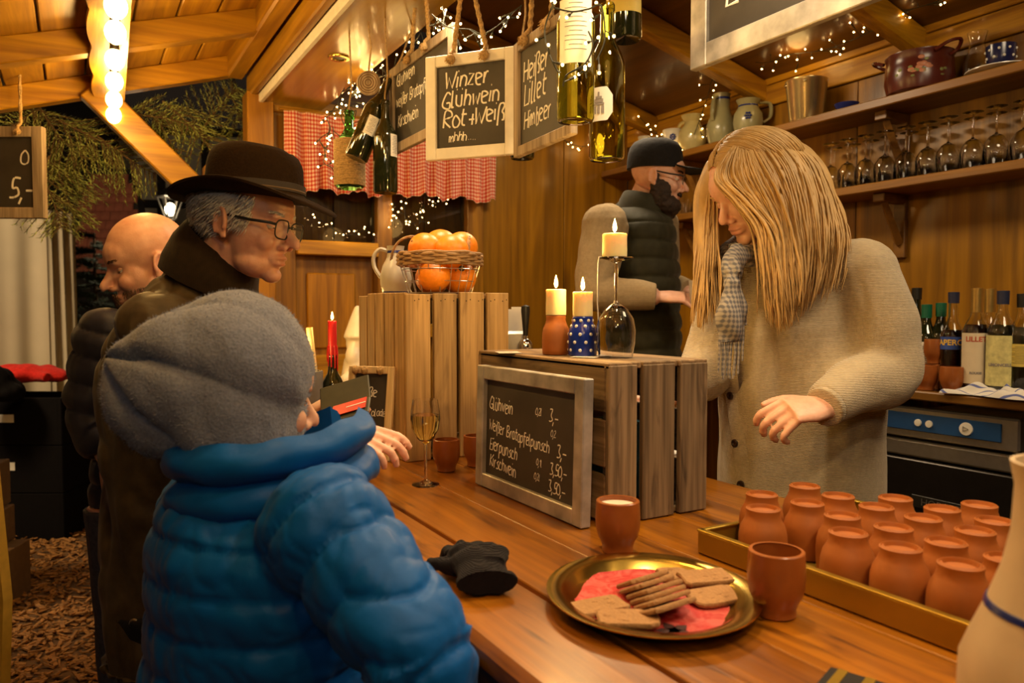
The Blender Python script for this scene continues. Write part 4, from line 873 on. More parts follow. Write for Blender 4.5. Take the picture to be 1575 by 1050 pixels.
# ------------------------------------------------------------------ things on the wall shelves
zt = ZT+.0005; xs_ = 2.885
def ypx(px): return atx(px, 300, xs_).y
SG = 'vessels on the upper wall shelf'
jug('stoneware_mug', 'white stoneware mug with blue lettering-like scrolls, in the corner of the upper shelf', (2.885, ypx(991), zt), [(.0005, 0), (.042, 0), (.050, .01), (.056, .06), (.052, .10), (.04, .13), (.036, .15), (.04, .165)], [(.04, 0, .14), (.075, 0, .13), (.08, 0, .09), (.055, 0, .05)], mat=plain('white_blue_stoneware', (.58, .55, .48), .3), deco=(.07, 6), bands=((.13, .01),), group=SG, cat='mug')
jug('stoneware_mug', 'white stoneware mug with a blue flower above the bearded man\'s cap', (2.885, ypx(1034), zt), [(.0005, 0), (.05, 0), (.056, .01), (.06, .08), (.058, .14), (.054, .155)], [(.055, 0, .13), (.09, 0, .12), (.09, 0, .06), (.058, 0, .04)], mat=MATS['white_blue_stoneware'], deco=(.105, 8), group=SG, cat='mug')
jug('stoneware_jug', 'yellow glazed jug behind the end of the fairy light swag', (2.885, ypx(1064), zt), [(.0005, 0), (.05, 0), (.06, .01), (.078, .07), (.07, .12), (.045, .15), (.04, .165), (.06, .20)], [(.0, .05, .18), (0, .10, .17), (0, .11, .11), (0, .07, .07)], mat=STONEY, group=SG)
jug('stoneware_jug', 'tall slim grey jug with a long neck on the upper shelf', (2.885, ypx(1108), zt), [(.0005, 0), (.055, 0), (.06, .01), (.075, .07), (.072, .11), (.05, .16), (.042, .19), (.043, .25), (.046, .262)], [(-.04, -.01, .24), (-.075, -.02, .22), (-.085, -.02, .16), (-.07, -.01, .12)], mat=STONE_DIM, group=SG, bands=((.23, .012),))
jug('stoneware_jug', 'small squat grey jug with a handle and blue flower beside the tall jug', (2.885, ypx(1149), zt), [(.0005, 0), (.05, 0), (.058, .01), (.072, .08), (.068, .12), (.05, .15), (.046, .165), (.058, .19)], [(.045, -.03, .175), (.085, -.06, .17), (.09, -.06, .11), (.06, -.04, .08)], mat=STONE_DIM, group=SG, deco=(.10, 6), bands=((.155, .008),))
BUCK = plain('old_brass_tin', (.62, .48, .24), .25, .85, .15, 10, .1)
t = thing('metal_bucket', 'tapered dull brass bucket on the upper shelf between jugs and red pot', 'bucket', (2.88, ypx(1239), zt), 0, SG)
part('bucket_body', shell([(.0005, 0), (.068, 0), (.070, .004), (.091, .182), (.0935, .186), (.0935, .190)], .002, 36), BUCK, t)
for s in (-1, 1): g = G(); g.ell((-.091*.8, s*.05-.0, .172), (.008, .014, .008), 8, 6); part('lug', g, BUCK, t)
t = thing('small_dish', 'small dark patterned dish on the upper shelf right of the bucket', 'dish', (2.85, ypx(1308), zt), 0, SG); part('dish_body', shell([(.0005, 0), (.03, 0), (.045, .02), (.05, .032)], .003), COBALT, t)
REDE = plain('dark_red_enamel', (.10, .018, .010), .25, var=.1, scale=10)
t = thing('enamel_pot', 'dark red enamel pot painted with a rose posy, handles at both sides', 'pot', (2.885, ypx(1410), zt), 0, SG); pp = [(.0005, 0), (.10, 0), (.115, .008), (.125, .05), (.122, .10), (.118, .135), (.124, .145), (.124, .150)]
part('pot_body', shell(pp, .003, 40), REDE, t)
for s in (-1, 1): part('handle', handle_g([(0, s*.120, .125), (0, s*.15, .14), (-.03, s*.175, .16), (-.06, s*.15, .155), (-.07, s*.105, .135)], .006, 1.2), REDE, t)
f = facing(t.location); pm = [plain('painted_rose', (.55, .22, .12), .4), plain('painted_leaf', (.22, .24, .07), .4)]; R = random.Random(3)
for kind, n, m_ in (('painted_rose', 9, pm[0]), ('painted_leaf', 14, pm[1])):
    g = G()
    for k in range(n):
        x = R.gauss(0, .018 if kind == 'painted_rose' else .045); z = .075+R.gauss(0, .012); a = f+x/.124; r_ = .012 if kind == 'painted_rose' else .008
        g.lathe([(.0005, 0), (r_, 0), (r_*.8, .0012), (.0005, .0016)], 10, M.Translation((.1235*math.cos(a), .1235*math.sin(a), z)) @ V((math.cos(a), math.sin(a), 0)).to_track_quat('Z', 'Y').to_matrix().to_4x4() @ M.Diagonal((1, R.uniform(.4, .9), 1, 1)))
    part(kind, g, m_, t)
t = thing('glass_carafe', 'clear glass carafe behind the red pot on the upper shelf', 'carafe', (2.93, ypx(1487), zt), 0, SG); part('glass_body', shell([(.0005, 0), (.04, 0), (.045, .01), (.045, .08), (.03, .12), (.025, .15), (.034, .19)], .002), GLASS, t)
t = thing('white_plate', 'white plate lying under the blue polka dot mug at the upper shelf\'s right end', 'plate', (2.875, ypx(1535), zt), 0, SG); part('plate_body', revolve([(.0005, 0), (.07, 0), (.11, .010), (.11, .013), (.07, .004), (.0005, .003)], 36), plain('white_porcelain', (.75, .72, .66), .2, var=.03), t)
t = thing('polka_dot_mug', 'dark blue mug with white dots at the right end of the upper shelf', 'mug', (2.86, ypx(1540), zt+.0045), 0, SG); NAVY = plain('navy_glaze', (.012, .015, .07), .2)
part('mug_body', shell([(.0005, 0), (.034, 0), (.040, .006), (.046, .05), (.048, .088)], .003, 32), NAVY, t); g = G()
for i, z in enumerate((.018, .044, .070)):
    for k in range(9): a = 2*PI*(k+.5*(i % 2))/9; rr = np.interp(z, (.006, .05, .088), (.040, .046, .048)); g.ell((rr*math.cos(a), rr*math.sin(a), z), .005, 8, 5)
part('polka_dot', g, DOT, t, kind='stuff')
# upturned wine glasses on the lower shelf, two rows
gu = G(); gu.join(wine_glass_g(.205, .041, .034, .088, .034, 20), M.Translation((0, 0, .205)) @ M.Rotation(PI, 4, 'X'))
pg = thing('upturned_wine_glass', 'x', 'wine glass', (0, 0, 0), 0, 'upturned wine glasses on the lower shelf'); part('glass_body', gu, GLASS, pg); first = True
for rw, (x, y0, n, nm) in enumerate(((2.835, 2.16, 10, 'front'), (2.93, 2.21, 11, 'rear'))):
    for k in range(n):
        loc = (x+R.uniform(-.006, .006), y0-.0855*k, ZL+.0005)
        o = pg if first else dup(pg, loc, 0); first = False; o.location = loc
        o['label'] = 'upturned wine glass on the lower shelf, %s from the left in the %s row' % (ordinal(k), nm)
tg = thing('tumbler', 'x', 'glass', (0, 0, 0), 0, 'small tumblers on the lower shelf'); part('glass_body', shell([(.0005, 0), (.026, 0), (.028, .004), (.033, .085)], .002, 20), GLASS, tg)
for k, (y, x) in enumerate(((3.22, 2.86), (3.08, 2.84), (2.98, 2.86), (3.15, 2.93))):
    o = tg if k == 0 else dup(tg, (0, 0, 0)); o.location = (x, y, ZL+.0005); o['label'] = 'small clear tumbler on the lower shelf by the bearded man, ' + ['leftmost', 'third from the left', 'rightmost', 'standing at the back'][k]
# ------------------------------------------------------------------ bottles on the back counter
zk = 1.1755; BG = 'bottles on the back counter'
def yb(px, X): return atx(px, 500, X).y
ORL = glass('orange_liqueur', (.95, .16, .02), 0, 1.34); RED = plain('red_liqueur', (.20, .015, .012), .12, var=.1); RUBY = plain('ruby_wine', (.28, .05, .02), .15); LEMON = plain('cloudy_lemon', (.50, .40, .10), .25); GREENC = plain('green_cap', (.01, .12, .06), .35); GOLDC = plain('gold_foil', (.55, .36, .10), .35, .8); NAVYC = plain('navy_cap', (.02, .025, .06), .4)
CREAML = plain('cream_label', (.66, .55, .38), .6, var=.05); LEML = plain('lemon_label', (.60, .54, .22), .6, var=.2, scale=60); BLUEL = plain('blue_label', (.03, .07, .30), .5)
bottle('liquor_bottle', 'tall black bottle at the left end of the back counter bottles', (2.62, yb(1409, 2.62), zk), .345, .036, BOTTLED, cap=BLACK, group=BG, hollow=False)
bottle('liquor_bottle', 'dark bottle with a green cap next to the tall black bottle', (2.58, yb(1425, 2.58), zk), .285, .038, BOTTLED, cap=GREENC, caph=.045, lab=(.2, .55, .5), group=BG, hollow=False)
bottle('liquor_bottle', 'dark bottle with a green cap next to the orange liqueur', (2.60, yb(1447, 2.60), zk), .29, .038, BOTTLED, cap=GREENC, caph=.045, lab=(.2, .5, .5), group=BG, hollow=False)
bottle('liquor_bottle', 'red liqueur bottle with a blue label band right of the green-capped bottles', (2.54, yb(1466, 2.54), zk), .325, .040, GLASS, cap=NAVYC, caph=.035, lab=(.42, .55, 1.1), labmat=BLUEL, text=(('APEROL', .49, .026, plain('yellow_print', (.8, .5, .05), .6)),), liquid=RED, group=BG, sh=.56)
bottle('liquor_bottle', 'front bottle with a tall cream label and a gold capsule', (2.50, yb(1502, 2.50), zk), .335, .040, GLASS, cap=GOLDC, caph=.075, lab=(.10, .58, 1.35), labmat=CREAML, text=(('LILLET', .52, .022, REDP), ('ROUGE', .2, .010, BROWNP)), liquid=RUBY, group=BG, sh=.60)
b_ = bottle('liquor_bottle', 'rear gold-capped bottle with a cream label, standing behind the front one', (2.62, yb(1522, 2.62), zk), .335, .040, GLASS, cap=GOLDC, caph=.075, lab=(.10, .58, 1.35), labmat=CREAML, text=(('LILLET', .52, .022, REDP),), liquid=RUBY, group=BG, sh=.60)
bottle('liquor_bottle', 'lemon liqueur bottle with a tall pale yellow label and dark cap', (2.50, yb(1542, 2.50), zk), .325, .043, GLASS, cap=NAVYC, caph=.04, lab=(.10, .58, 1.35), labmat=LEML, text=(('LIMONCELLO', .30, .0125, BROWNP),), liquid=LEMON, group=BG, sh=.62)
bottle('liquor_bottle', 'clear bottle with a yellow label at the right edge of the picture', (2.52, yb(1573, 2.52), zk), .315, .040, GLASS, cap=BLACK, caph=.04, lab=(.30, .52, 1.2), labmat=YLAB, liquid=LEMON, group=BG, sh=.62)
for k, (px, X, z, lab) in enumerate(((1426, 2.46, zk, 'terracotta mug on the back counter behind the woman\'s elbow'), (1466, 2.46, zk, 'lower terracotta mug of the pair in front of the bottles'), (1440, 2.53, zk, 'terracotta mug standing close behind the front pair on the back counter'), (1440, 2.53, zk+.0848, 'terracotta mug stacked on another mug before the green-capped bottles'))):
    mug(lab, (X, yb(px, X), z), group='mugs on the back counter', mat=TERRAG, sc_=1.0)
# crumpled tea towel
def towel_mat():
    m, N, L, b = base('striped_tea_towel', (.6, .56, .5), .9); uv = N.new('ShaderNodeUVMap'); sp = N.new('ShaderNodeSeparateXYZ'); L.new(uv.outputs[0], sp.inputs[0]); wv = N.new('ShaderNodeMath'); wv.operation = 'FRACT'; mu = N.new('ShaderNodeMath'); mu.operation = 'MULTIPLY'; mu.inputs[1].default_value = 7
    L.new(sp.outputs['Y'], mu.inputs[0]); L.new(mu.outputs[0], wv.inputs[0]); cr = N.new('ShaderNodeValToRGB'); cr.color_ramp.interpolation = 'CONSTANT'; e = cr.color_ramp.elements; e[0].color = (.60, .56, .50, 1); e[1].position = .82; e[1].color = (.10, .12, .30, 1); L.new(wv.outputs[0], cr.inputs['Fac']); L.new(cr.outputs['Color'], b.inputs['Base Color']); return m
g = G(); nx, ny = 60, 40; g.uv = []
for j in range(ny+1):
    for i in range(nx+1):
        u, v = i/nx-.5, j/ny-.5; r2 = (u*2)**2+(v*2)**2; e = max(0, 1-max(abs(u), abs(v))*2)
        z = .004+.05*e**.5*(.55+.25*math.sin(9*u+7*v)+.25*math.sin(17*v-8*u+1)+.12*math.sin(31*u+5*v))
        g.v.append((v*.16+.012*math.sin(8*u), u*.30+.01*math.sin(11*v), z)); g.uv.append((u, v+.12*math.sin(6*u)))
for j in range(ny):
    for i in range(nx): a = j*(nx+1)+i; g.f.append((a, a+1, a+nx+2, a+nx+1)); g.m.append(0)
solo('tea_towel', g, towel_mat(), 'crumpled white tea towel with blue stripes on the back counter', 'towel', (2.47, yb(1545, 2.45), zk))

# ------------------------------------------------------------------ fir branches under the porch gable and outside
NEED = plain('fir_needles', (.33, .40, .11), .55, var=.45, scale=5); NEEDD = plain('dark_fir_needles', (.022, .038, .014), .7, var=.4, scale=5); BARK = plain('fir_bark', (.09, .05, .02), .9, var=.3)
def fir_branch(label, pts, spread=.16, mat=NEED, seed=0, dens=1., group='fir branches hung under the porch gable', name='fir_branch'):
    R = random.Random(seed); pts = [V(p) for p in pts]; o = pts[0]; t = thing(name, label, 'fir branch', o, 0, group); q = [p-o for p in spline(pts, 8)]
    gs = G(); gn = G(); k = len(q); gs.tube(q, [.006*(1-.8*i/k) for i in range(k)], 6); segs = [(q, 1)]
    ax = (q[-1]-q[0]).normalized(); sd = ax.cross(V((R.uniform(-.3, .3), 1, R.uniform(-.3, .3)))).normalized(); L_ = (q[-1]-q[0]).length
    for i in range(2, k-1):
        for s in (-1, 1):
            if R.random() < .3: continue
            f = 1-i/k; l = spread*(.35+.75*f)*R.uniform(.7, 1.15); d = (ax*.75+sd*s+V((0, R.uniform(-.4, .4), -.18))).normalized()
            tw = [q[i], q[i]+d*l*.5, q[i]+d*l+V((0, 0, -.08*l))]; gs.tube(tw, [.003, .0022, .001], 4); segs.append((spline(tw, 3), 2))
    for sg, w_ in segs:
        for a, b in zip(sg, sg[1:]):
            d = b-a; m_ = max(2, int(d.length/.0036*dens)); 
            if d.length < 1e-6: continue
            dn = d.normalized(); e1 = dn.cross(V((.1, 1, .1))).normalized(); e2 = dn.cross(e1)
            for j in range(m_):
                p = a+d*((j+R.random())/m_); ph = R.uniform(0, 2*PI); n_ = (e1*math.cos(ph)+e2*.45*math.sin(ph)+dn*.7).normalized(); l = R.uniform(.014, .022); s_ = dn.cross(n_).normalized()*.0022
                gn.add([p-s_, p+s_, p+n_*l+s_*.4, p+n_*l-s_*.4], [(0, 1, 2, 3)])
    part('stem', gs, BARK, t); part('needles', gn, mat, t, smooth=False, kind='stuff'); return t
Yg = 3.9
def gy(l, Y=Yg): return [aty(x, y, Y) for x, y in l]
FB = [('fir branch drooping behind the price chalkboard', [(60, 168), (40, 180), (15, 196), (-10, 205)], .20), ('fir branch lit yellow-green right of the price chalkboard', [(60, 165), (80, 195), (105, 225), (130, 245)], .24), ('fir branch hanging lowest left of the knee brace', [(70, 200), (85, 250), (100, 300), (115, 335)], .26),
      ('fir branch running level towards the knee brace', [(90, 185), (130, 205), (170, 225), (205, 240)], .24), ('fir branch with pale tips right under the brace', [(150, 210), (185, 235), (215, 255), (240, 268)], .22), ('fir branch in shade above the brown hat\'s left brim', [(215, 160), (240, 185), (260, 215), (275, 240)], .22),
      ('fir branch hanging limp between brace and corner post', [(250, 155), (290, 190), (320, 225), (330, 265)], .22), ('fir branch arching up at the corner post', [(300, 215), (325, 180), (350, 150), (365, 135)], .2), ('fir branch dropping from the header above the hat', [(345, 135), (365, 165), (375, 195), (382, 225)], .2), ('fir branch tucked behind the knee brace\'s upper end', [(190, 172), (225, 178), (265, 184), (300, 196)], .16), ('fir branch tangled with others low at the left', [(75, 240), (70, 280), (85, 320), (95, 350)], .22)]
for i, (lab, l, s) in enumerate(FB): fir_branch(lab, gy(l, Yg+.03*(i % 3)), s, NEED, i+11)
# ------------------------------------------------------------------ people
from mathutils.bvhtree import BVHTree
def skin_mat(name, col):
    m, N, L, b = base(name, col, .45); b.inputs['Subsurface Weight'].default_value = .15; b.inputs['Subsurface Radius'].default_value = (.012, .004, .002); b.inputs['Subsurface Scale'].default_value = 1
    at_ = N.new('ShaderNodeAttribute'); at_.attribute_name = 'tint'; mx = N.new('ShaderNodeMix'); mx.data_type = 'RGBA'
    tc = N.new('ShaderNodeTexCoord'); no = N.new('ShaderNodeTexNoise'); no.inputs['Scale'].default_value = 45; no.inputs['Detail'].default_value = 5; L.new(tc.outputs['Object'], no.inputs['Vector'])
    cr = N.new('ShaderNodeValToRGB'); e = cr.color_ramp.elements; e[0].position = .3; e[1].position = .7; e[0].color = (col[0]*.9, col[1]*.8, col[2]*.76, 1); e[1].color = (*[min(1, c*1.07) for c in col], 1)
    L.new(no.outputs['Fac'], cr.inputs['Fac']); L.new(cr.outputs['Color'], mx.inputs[6]); mx.inputs[7].default_value = (col[0]*.72, col[1]*.40, col[2]*.40, 1); L.new(at_.outputs['Fac'], mx.inputs[0])
    L.new(mx.outputs[2], b.inputs['Base Color']); bp = N.new('ShaderNodeBump'); bp.inputs['Strength'].default_value = .12; bp.inputs['Distance'].default_value = .002; n2 = N.new('ShaderNodeTexNoise'); n2.inputs['Scale'].default_value = 260; L.new(tc.outputs['Object'], n2.inputs['Vector']); L.new(n2.outputs['Fac'], bp.inputs['Height']); L.new(bp.outputs['Normal'], b.inputs['Normal'])
    return m
SKINA = skin_mat('skin_ruddy', (.74, .43, .31)); SKINB = skin_mat('skin_fair', (.74, .43, .30)); EYEW = plain('eye_white', (.65, .6, .55), .15, var=.03); IRIS = plain('iris', (.06, .05, .045), .1)
def frame(o, fwd, up=(0, 0, 1), s=1):
    x = V(fwd).normalized(); u = V(up); z = (u-x*u.dot(x)).normalized(); y = z.cross(x)
    return M.Translation(o) @ M(((x.x, y.x, z.x, 0), (x.y, y.y, z.y, 0), (x.z, y.z, z.z, 0), (0, 0, 0, 1))) @ M.Diagonal((s, s, s, 1))
def head_parts(H, chin=1., nose=1., jowl=0, ears=True):
    ps = [G().ell((-.014, 0, .034), (.097, .077, .089), 28, 18), G().ell((.030, 0, -.025), (.058, .064, .082), 24, 16), G().ell((.036, 0, -.078), (.045, .052+jowl, .034), 20, 12), G().ell((.071, 0, -.098), (.021*chin, .024, .018), 16, 10),
          G().ell((.074, 0, .018), (.014, .048, .010), 18, 10), G().ell((.030, 0, .03), (.062, .062, .06), 20, 14), G().ell((.060, .036, -.032), (.024, .022, .024), 14, 10), G().ell((.060, -.036, -.032), (.024, .022, .024), 14, 10),
          G().ell((.087, 0, -.0615), (.0095, .023, .0055), 16, 8), G().ell((.086, 0, -.0735), (.0095, .020, .0065), 16, 8), G().ell((.078, 0, -.066), (.014, .028, .018), 14, 10)]
    n = G(); stube(n, [(.080, 0, .014), (.092, 0, -.008), (.102+.006*nose, 0, -.028), (.104+.004*nose, 0, -.037)], [(.008, .007), (.010, .008), (.012, .0115), (.0085, .010)], 5, 12, (1, 0, 0)); ps.append(n)
    for s in (-1, 1):
        ps.append(G().ell((.094, s*.012, -.039), (.010, .0085, .0075), 12, 8))
        if ears:
            e = G(); T = M.Translation((-.010, s*.080, -.012)) @ M.Rotation(s*.35, 4, 'Z') @ M.Rotation(-.2, 4, 'Y')
            e.ell((0, 0, 0), (.018, .006, .031), 16, 12, T); e.tube([(.013*math.cos(a), s*.005, .026*math.sin(a)+.001) for a in np.linspace(-1.2, 3.9, 14)], .0042, 8); e2 = G(); e2.tube([tuple(T @ V((.015*math.cos(a), s*.005, .028*math.sin(a)))) for a in np.linspace(-.6, 4.0, 16)], .0045, 8); e.v, e.f, e.m = e.v[:0]+[], [], []
            e.ell((0, 0, 0), (.017, .005, .030), 16, 12, T); e.ell((.006, 0, -.026), (.009, .005, .009), 10, 8, T); ps += [e, e2]
    return [G().join(p, H) for p in ps]
def neck_part(H, base_, r=.053, r2=.060):
    a = H @ V((-.022, 0, -.045)); g = G(); stube(g, [a, a.lerp(V(base_), .5), base_], [r*.98, r, r2], 5, 18); return g
def face_finish(me, H, off, lips=1., carve=1., wr=0):
    """press in the eye sockets, part the lips, tint lips, cheeks, nose"""
    co = coords(me); Hi = np.array(H.inverted()); L_ = (np.c_[co, np.ones(len(co))] @ Hi.T)[:, :3]; s = H.to_scale().x
    d = np.zeros(len(co)); ga = lambda x, y, z, r: np.exp(-(((L_-np.array((x, y, z)))/np.array(r))**2).sum(1))
    fx = np.array(H.to_3x3() @ V((1, 0, 0)))
    for sg in (-1, 1): d -= .0095*carve*ga(.083, sg*.031, -.001, (.022, .017, .011)); d -= .002*ga(.088, sg*.030, -.050, (.02, .004, .014))
    d -= .0035*ga(.093, 0, -.0675, (.012, .022, .0022)); d -= .003*ga(.088, 0, -.086, (.012, .016, .006))
    for sg in (-1, 1): d -= .004*ga(-.004, sg*.088, -.010, (.009, .012, .013))*0
    if wr: d += .0010*wr*np.sin(L_[:, 2]*620)*ga(.085, 0, .045, (.03, .05, .02))+.001*wr*np.sin(L_[:, 2]*500+L_[:, 1]*300)*(ga(.06, .055, -.01, (.02, .02, .03))+ga(.06, -.055, -.01, (.02, .02, .03)))
    co2 = co+(d*s)[:, None]*fx[None, :]/np.linalg.norm(fx); setco(me, co2)
    t = .9*lips*np.maximum(ga(.090, 0, -.0615, (.012, .020, .0055)), ga(.090, 0, -.0735, (.012, .018, .006)))+.22*ga(.075, .045, -.03, (.03, .02, .02))+.22*ga(.075, -.045, -.03, (.03, .02, .02))+.30*ga(.106, 0, -.034, (.014, .014, .012))+.25*ga(-.01, .085, -.01, (.03, .02, .04))+.25*ga(-.01, -.085, -.01, (.03, .02, .04))
    at_ = me.color_attributes.new('tint', 'FLOAT_COLOR', 'POINT'); t = np.clip(t, 0, 1).astype(np.float32); at_.data.foreach_set('color', np.c_[t, t, t, np.ones(len(t), dtype=np.float32)].ravel())
def eyes(H, root, skin, lid=1.25, look=(1, 0, -.3), ex=.0668):
    for s in (-1, 1):
        c = V((ex, s*.031, -.0005)); g = G(); g.ell(c, .0115, 16, 12); e = part('eye', tr(G().join(g, H), root), EYEW, root)
        d = V(look).normalized(); g = G(); g.lathe([(.0005, .0118), (.0035, .0115), (.0056, .0103)], 14, M.Translation(c) @ d.to_track_quat('Z', 'Y').to_matrix().to_4x4()); part('iris', tr(G().join(g, H), root), IRIS, e)
        for nm, ax, th in (('upper_eyelid', V((.35, 0, .94)), lid), ('lower_eyelid', V((.25, 0, -.97)), .95)):
            g = G(); g.lathe([(.0129*math.sin(q), .0129*math.cos(q)) for q in np.linspace(.02, th, 8)]+[(.0117*math.sin(th), .0117*math.cos(th))], 18, M.Translation(c) @ ax.to_track_quat('Z', 'Y').to_matrix().to_4x4()); part(nm, tr(G().join(g, H), root), skin, e)
def brows(H, root, mat, z=.021, n=60):
    for s in (-1, 1):
        g = G()
        for i in range(n):
            u = i/n; y = s*(.014+.036*u); x = .0865-.016*u*u+random.uniform(-.001, .001); zz = z+.004*math.sin(u*2.6)+random.uniform(-.0025, .0025)
            g.tube([(x, y, zz), (x+.0015, y+s*.005, zz+.002), (x-.001, y+s*.010, zz+.001)], [.0006, .0005, .0002], 3)
        part('eyebrow', tr(G().join(g, H), root), mat, root)
def tr(g, root): o = V(root.location); g.v = [tuple(V(p)-o) for p in g.v]; return g
def hand_parts(Wm, thumb=1, curl=(.35, .5, .4), tcurl=.4, spread=.06, s=1.):
    """wrist at the origin, fingers along +x, back of the hand +z, thumb on the side thumb*y"""
    ps = []; g = G(); stube(g, [(-.02, 0, 0), (.0, 0, 0), (.04, thumb*-.001, .002), (.088, 0, .001)], [(.019, .026), (.018, .027), (.0155, .039), (.0115, .038)], 5, 16, (0, 0, 1)); ps.append(g)
    g = G(); g.ell((.035, thumb*.025, -.008), (.030, .015, .013), 14, 10); ps.append(g)
    for k, (y, L_, r) in enumerate(((.029, .070, .0086), (.0098, .078, .0088), (-.0098, .072, .0084), (-.028, .057, .0076))):
        p = V((.078, thumb*y, .001)); a = -.05; yaw = thumb*(1.4-k)*spread; pts = [p]; c = [q*(1+.12*(k-1.5)) for q in curl]
        for f, q in zip((.52, .29, .23), c):
            a += q; p = p+V((math.cos(a)*math.cos(yaw), math.sin(yaw), -math.sin(a)))*(L_*f+(.016 if f == .52 else 0)); pts.append(p)
        g = G(); stube(g, pts, [r*1.05, r*.98, r*.92, r*.72], 4, 12); ps.append(g)
        for j in (1, 2): ps.append(G().ell(pts[j], r*1.06, 10, 8))
    g = G(); b = V((.014, thumb*.024, -.006)); p1 = b+V((.036, thumb*.026, -.010)); p2 = p1+V((.030, thumb*(.014-.018*tcurl), -.008-.010*tcurl)); p3 = p2+V((.022, thumb*(.006-.02*tcurl), -.004-.012*tcurl))
    stube(g, [b, p1, p2, p3], [.013, .0115, .0098, .0072], 4, 12); ps.append(g)
    return [G().join(q, Wm @ M.Diagonal((s, s, s, 1))) for q in ps]
def wrist(p, to, back, s=1): return frame(p, V(to)-V(p), back, s)
def move(me, root): me.transform(M.Translation(-V(root.location))); return me
def puff(me, bones, pitch, amp, seed=0):                        # quilted chambers across each bone
    co = coords(me); n = normals(me); best = np.full(len(co), 1e9); ph = np.zeros(len(co))
    for a, b, r, o in bones:
        a = np.array(a); d = np.array(b)-a; L_ = np.linalg.norm(d); d /= L_; t = np.clip((co-a) @ d, -.15, L_+.05); q = np.linalg.norm(co-a-np.outer(t, d), axis=1)/r; m_ = q < best; best[m_] = q[m_]; ph[m_] = t[m_]/pitch+o
    ph += .10*wob(co, 11, seed, 3); h = np.abs(np.sin(np.pi*ph))**.42; setco(me, co+n*((h-.6)*amp+.0035*wob(co, 38, seed+1)*h)[:, None])
def surf(me, root):
    co = coords(me)+np.array(root.location); return BVHTree.FromPolygons([tuple(c) for c in co], [tuple(p.vertices) for p in me.polygons])
def hit(bvh, x, y): h, n, i, d = bvh.ray_cast(EYE, ray(x, y).normalized()); return h, n
def legs(hipL, hipR, foot, r=.085, z0=.0):
    out = []
    for h, f in zip((hipL, hipR), foot): out.append(stube(G(), [h, V(h).lerp(V(f), .5)+V((0, 0, 0)), f], [r, r*.72, r*.5], 5, 14))
    return out
RTh = V((RT.x, RT.y, 0)).normalized(); FWh = V((FWD.x, FWD.y, 0)).normalized()

# ---- man in the brown hat
hm = thing('person', 'grey-haired man in brown felt hat, glasses and brown waxed coat leaning over the bar', 'person', (.20, 1.53, 0))
H1 = frame(at(381, 340, 1.56), RTh*.97-FWh*.16+V((0, 0, -.20)), s=1.0)
nb = at(318, 445, 1.60); sR, sL = at(250, 520, 1.49), at(330, 480, 1.80); eR, wR = at(345, 715, 1.42), at(506, 668, 1.46); eL, wL = at(430, 690, 1.76), at(476, 638, 1.64)
hipc = at(283, 900, 1.66)
ch = [neck_part(H1, nb+V((0, 0, -.02)), .055, .07), stube(G(), [nb+V((0, 0, .01)), at(290, 530, 1.64), at(280, 700, 1.66), hipc], [(.06, .09), (.10, .15), (.10, .13), (.11, .14)], 5, 18, RTh)]
for a, b, c in ((sR, eR, wR), (sL, eL, wL)): ch.append(stube(G(), [a, b, c], [.048, .040, .027], 6, 14)); ch.append(stube(G(), [nb.lerp(a, .3)+V((0, 0, -.05)), a], [.06, .05], 4, 14))
ch += legs(hipc+FWh*.09, hipc-FWh*.09, (V((hipc.x, hipc.y, .06))+FWh*.10, V((hipc.x, hipc.y, .06))-FWh*.10))
WR = wrist(wR, at(585, 672, 1.43), V((-.15, -.35, 1)), 1.0); WL = wrist(wL, at(532, 606, 1.58), V((.1, -.6, .8)), 1.0)
ch += hand_parts(WR, 1, (.45, .55, .4), .5)+hand_parts(WL, -1, (.5, .6, .4), .5)
me = fuse(head_parts(H1, 1.0, 1.5, .006)+ch, .0036, 3, 'body', [SKINA]); face_finish(me, H1, None, .7, 1, 1.0); part('body', move(me, hm), None, hm)
eyes(H1, hm, SKINA, 1.45, (1, 0, -.6))
GREYH = plain('grey_hair', (.70, .68, .65), .5, var=.1, scale=120); brows(H1, hm, GREYH)
g = G(); R = random.Random(5)
for i in range(3800):                                           # short hair below the hat, round the back and above the ears
    a = R.uniform(.48*PI, 1.52*PI) if R.random() < .75 else R.choice((1, -1))*R.uniform(.30, .5)*PI
    z = R.uniform(-.055, .05) if abs(a-PI) < .42*PI else R.uniform(-.015, .05)
    if abs(abs(a-PI)-.5*PI) < .12*PI and z < -.005: z = R.uniform(.015, .05)
    k = math.sqrt(max(.05, 1-((z-.034)/.089)**2)); p = V((-.014+.099*k*math.cos(a), .079*k*math.sin(a), z)); n_ = V((math.cos(a), math.sin(a), 0)); d = V((-.5, 0, -.75))+n_*.22+V((R.gauss(0, .15), R.gauss(0, .15), 0)); d.normalize(); l = R.uniform(.014, .028)
    if z < -.02: p = p*1+V((.004, 0, 0)); p.x = max(p.x, -.085)
    g.tube([p, p+d*l*.5+n_*.003, p+d*l], [.0011, .0010, .0003], 3)
part('hair', tr(G().join(g, H1), hm), GREYH, hm, ang=0)
